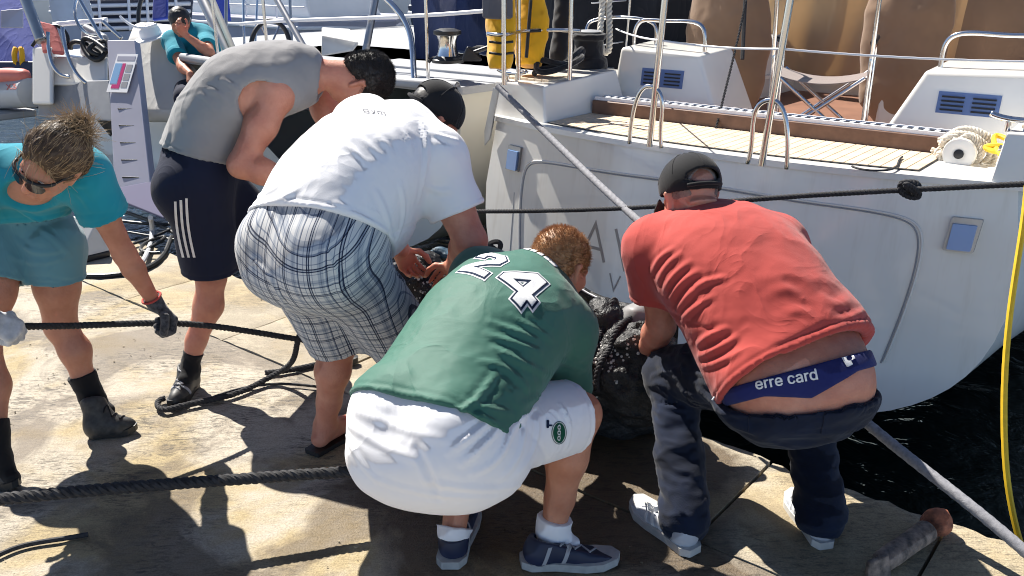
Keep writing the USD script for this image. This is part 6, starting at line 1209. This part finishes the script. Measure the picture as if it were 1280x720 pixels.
# ------------------------------------------------------------------ the woman in teal hauling the rope
def woman():
    J = dict(pelvis=P(38, 300, 3.36), mid=P(18, 215, 3.3), neck=P(46, 222, 2.99), head=P(66, 205, 2.85), hfwd=(-.42, -.82, -.38), hup=(.42, -.42, .80),
             shL=P(104, 217, 3.05), shR=P(-26, 212, 3.0), elL=P(156, 318, 3.25), elR=A([-1.84, 2.74, .86]), wrL=P(193, 378, 3.38), wrR=P(-14, 398, 2.93),
             hipL=P(66, 305, 3.32), hipR=P(0, 300, 3.28), knL=P(76, 408, 3.45), knR=P(-22, 430, 3.2), anL=P(116, 500, 3.54), anR=P(-2, 580, 3.16), toeL=G(172, 540), toeR=G(24, 612))
    D = dict(w=.92, girth=.95, leg=1.0, arm=.9, neck=.9, torso=((-.05, .16, .11), (0, .175, .125), (.3, .15, .115), (.62, .165, .12), (.86, .155, .10), (1.0, .08, .07)))
    F = Figure(J, D); t = person('woman in teal top and sunglasses hauling a black rope with gloved hands', J['anL'])
    hl = hand_prims(J['wrL'], A([.55, .1, -.75]), A([-.35, -.5, -.7]), -1, (55, 65, 45), 1.0, 1.02, .0105); hr = hand_prims(J['wrR'], A([.6, .3, -.6]), A([-.3, .5, -.8]), 1, (55, 65, 45), 1.0, 1.0, .0105)
    part(t, 'body', F.body([hl, hr], h=.0055), 'skin_tan2', True); eyeballs(t, F)
    for hd, wr, el_, m, cuff in ((hl, J['wrL'], J['elL'], 'black_glove', 'red_cloth'), (hr, J['wrR'], J['elR'], 'grey_glove', 'grey_cloth')):
        e = along(wr, el_, .10); c = Clay(*bounds([p for p, _ in hd] + [cone(wr, e, .05, .05)], .02), .004)
        for p, k in hd: c.add(p, k, .0035)
        c.add(cone(wr + (wr - e) * .2, e, .031, .036), .02); c.plane(e, el_ - wr); c.wobble(.003, 60, 3)
        g = part(t, 'glove', relax(*c.skin(), 1), m, True); d = nrm(el_ - wr); x = nrm(np.cross(d, Z)); y = np.cross(d, x)
        part(g, 'cuff', tube([e + .036 * (x * math.cos(a) + y * math.sin(a)) for a in np.linspace(0, 2 * np.pi, 22)], .0045, 7, cap=False), cuff, True)
    bust = [(ell(F.sp(.66) + nrm(np.cross(nrm(F.sp(.8) - F.sp(.5)), F.rs)) * .08 * q2 + F.rs * .065 * q, np.eye(3), A([1, 1, 1]) * .075), .05) for q in (-1, 1) for q2 in (1,)]
    tors = F.torso + F.shoulder['L'] + F.shoulder['R'] + F.glutes + bust
    neckhole = ell(J['neck'] + nrm(J['hfwd']) * .07 + A([.02, -.04, -.06]), np.eye(3), A([.105, .11, .10]))
    sh = F.cloth([(tors, .018, [(P(45, 278, 3.1), F.down0 + A([0, 0, -.3]))]), sleeve(F, 'L', .5, .074, .078), sleeve(F, 'R', .5, .074, .078)], .008, cuts=[neckhole])
    sh = wrinkle(sh, .007, 6, 91); sh = folds(sh, [(((96, 240), (105, 250), (112, 262)), .008), (((20, 260), (40, 272), (60, 280)), .008), (((85, 225), (98, 232), (110, 230)), .007)])
    part(t, 'top', sh, 'teal_cloth', True)
    pel = [(loft(*[q[:4] for q in F.loft_args]), .03)] + F.glutes; legs = []
    for q in 'LR':
        H, K = J['hip' + q], J['kn' + q]; legs.append(([(cone(H, along(H, K, 1.2), .102, .098), .05)], .008, [(along(H, K, .40), nrm(K - H))]))
    st = F.cloth([(pel, .016, [(J['pelvis'] - F.down0 * .14, -F.down0)])] + legs, .008, .02); st = wrinkle(st, .006, 6, 95); st = folds(st, [(((20, 300), (45, 315), (75, 312)), .008), (((10, 318), (40, 328), (80, 322)), .007), (((50, 285), (70, 300), (88, 320)), .007)]); part(t, 'shorts', st, 'teal_short_cloth', True)
    for q in 'LR': sock(t, F, q, .36, 'black_cloth', .053); 
    shoe(t, G(112, 548), J['toeL'], J['anL'], 'black_shoe', 'black_rubber', high=.05, lace='black_cloth', w=1.1, label='black ankle boot on the forward foot'); shoe(t, G(-20, 600), J['toeR'], J['anR'], 'black_shoe', 'black_rubber', high=.05, lace='black_cloth', w=1.1)
    at, R = F.hat, F.hR
    hp = [ell(at(0, -.02, .045), R, A([.089, .106, .096])), ell(at(0, -.06, -.01), R, A([.078, .065, .08])), ell(at(.0, -.10, .085), R, A([.045, .045, .042]))]
    hm = hair_cap(F, hp, [ell(at(0, .125, -.02), R, A([.088, .085, .115]))], .006, 45)
    h_ = part(t, 'hair', hm, 'blond_hair', True)
    def comb(p, nn, k=1.0):
        f = (at(0, -.10, .085) - p); f = f - nn * (f * nn).sum(1)[:, None]; return nn * .10 + f / (np.linalg.norm(f, axis=1, keepdims=True) + 1e-6)
    p, nn = sample(hm, 5200, 6, lambda p: (p - at(0, .06, 0)) @ R[1] < .035); strands(h_, 'hair_strands', p, comb(p, nn), .038, 'blond_hair', .0022, .0, .10, 5, 6, pull=nn); strands(h_, 'hair_strands', p[::4], comb(p, nn)[::4] + nn[::4] * .08, .042, 'light_hair', .0022, .0, .14, 6, 6, pull=nn[::4])
    p, nn = sample((lambda b: (b.vertices * .045 + at(0, -.10, .085), b.faces))(trimesh.creation.icosphere(3)), 700, 3); strands(h_, 'bun_strands', p, np.cross(nn, R[0]) + nn * .35, .06, 'light_hair', .002, .0, .45, 8, 7)
    p, nn = sample(hm, 60, 16); strands(h_, 'stray_strands', p, nn + comb(p, nn) * .8, .07, 'light_hair', .0014, .0, .5, 9, 8)
    # loose strands over the face
    rg = np.random.default_rng(5); ro = A([at(rg.uniform(-.06, .06), .075, .085) for _ in range(36)]); strands(h_, 'fringe_strands', ro, np.tile(R[1] * .25 - R[2] * .9, (36, 1)), .09, 'light_hair', .0016, 0, .35, 4, 8)
    # sunglasses
    gl = part(t, 'sunglasses', tube([at(-.07, .07, .022), at(-.05, .102, .026), at(0, .112, .022), at(.05, .102, .026), at(.07, .07, .022)], .006, 8, 30), 'black_rubber', True)
    for q in (-1, 1):
        v, f = sheet(lambda v: A([at(x, .117 - 5 * (x) ** 2 + z, y) for x, y, z in v]), shapely.affinity.scale(sg.Point(q * .033, .006).buffer(.026), 1.1, .85), .004, .01); part(gl, 'lens', (v, f), 'dark_lens', True)
        part(gl, 'temple', tube([at(q * .07, .07, .022), at(q * .082, .0, .018), at(q * .082, -.03, .0)], .004, 6, 12), 'black_rubber', True)
woman()

# ------------------------------------------------------------------ the figure in teal on the boat behind
def far_person():
    B0 = P(240, 78, 8.0)
    J = dict(pelvis=P(246, 112, 8.05), mid=P(262, 60, 8.25), neck=P(236, 42, 8.0), head=P(225, 29, 7.9), hfwd=(.1, -.85, -.35), hup=(0, -.3, .9),
             shR=P(215, 52, 7.95), shL=P(256, 48, 8.05), elR=P(228, 84, 7.7), elL=P(262, 66, 7.75), wrR=P(238, 92, 7.55), wrL=P(232, 44, 7.7), hipR=P(234, 112, 8.0), hipL=P(258, 112, 8.1),
             knR=P(232, 122, 7.6), knL=P(258, 122, 7.65), anR=P(234, 170, 7.6), anL=P(258, 170, 7.65), toeR=P(234, 180, 7.4), toeL=P(258, 180, 7.45))
    F = Figure(J, dict(w=.95)); t = thing('person', 'distant figure in a teal T-shirt with hand raised to the face, on a boat', 'person', F.J['pelvis'])
    part(t, 'body', F.body([hand_prims(J['wrL'], A([-.3, -.2, .6]), A([0, .5, .2]), -1), hand_prims(J['wrR'], A([.2, -.5, -.5]), A([0, .3, -.6]), 1)], h=.009), 'skin_tan', True)
    sh = F.cloth([(F.torso + F.shoulder['L'] + F.shoulder['R'] + F.glutes, .02, [(J['pelvis'] + F.down0 * .05, F.down0)]), sleeve(F, 'L', .6), sleeve(F, 'R', .6)], .011, inner=False); part(t, 't_shirt', wrinkle(sh, .01, 6, 4), 'teal_cloth', True)
    legs = [([(cone(J['hip' + q], J['kn' + q], .11, .09), .05), (cone(J['kn' + q], J['an' + q], .085, .06), .03)], .005, []) for q in 'LR']
    part(t, 'trousers', F.cloth([([(loft(*[q[:4] for q in F.loft_args]), .03)], .015, [(J['pelvis'] - F.down0 * .12, -F.down0)])] + legs, .011, inner=False), 'navy_short_cloth', True)
    at, R = F.hat, F.hR; hm = hair_cap(F, [ell(at(0, -.018, .045), R, A([.092, .108, .095])), ell(at(0, -.06, -.02), R, A([.08, .06, .08]))], [ell(at(0, .12, -.035), R, A([.09, .08, .09]))], .006, 50, .007); part(t, 'hair', hm, 'dark_hair', True)
far_person()
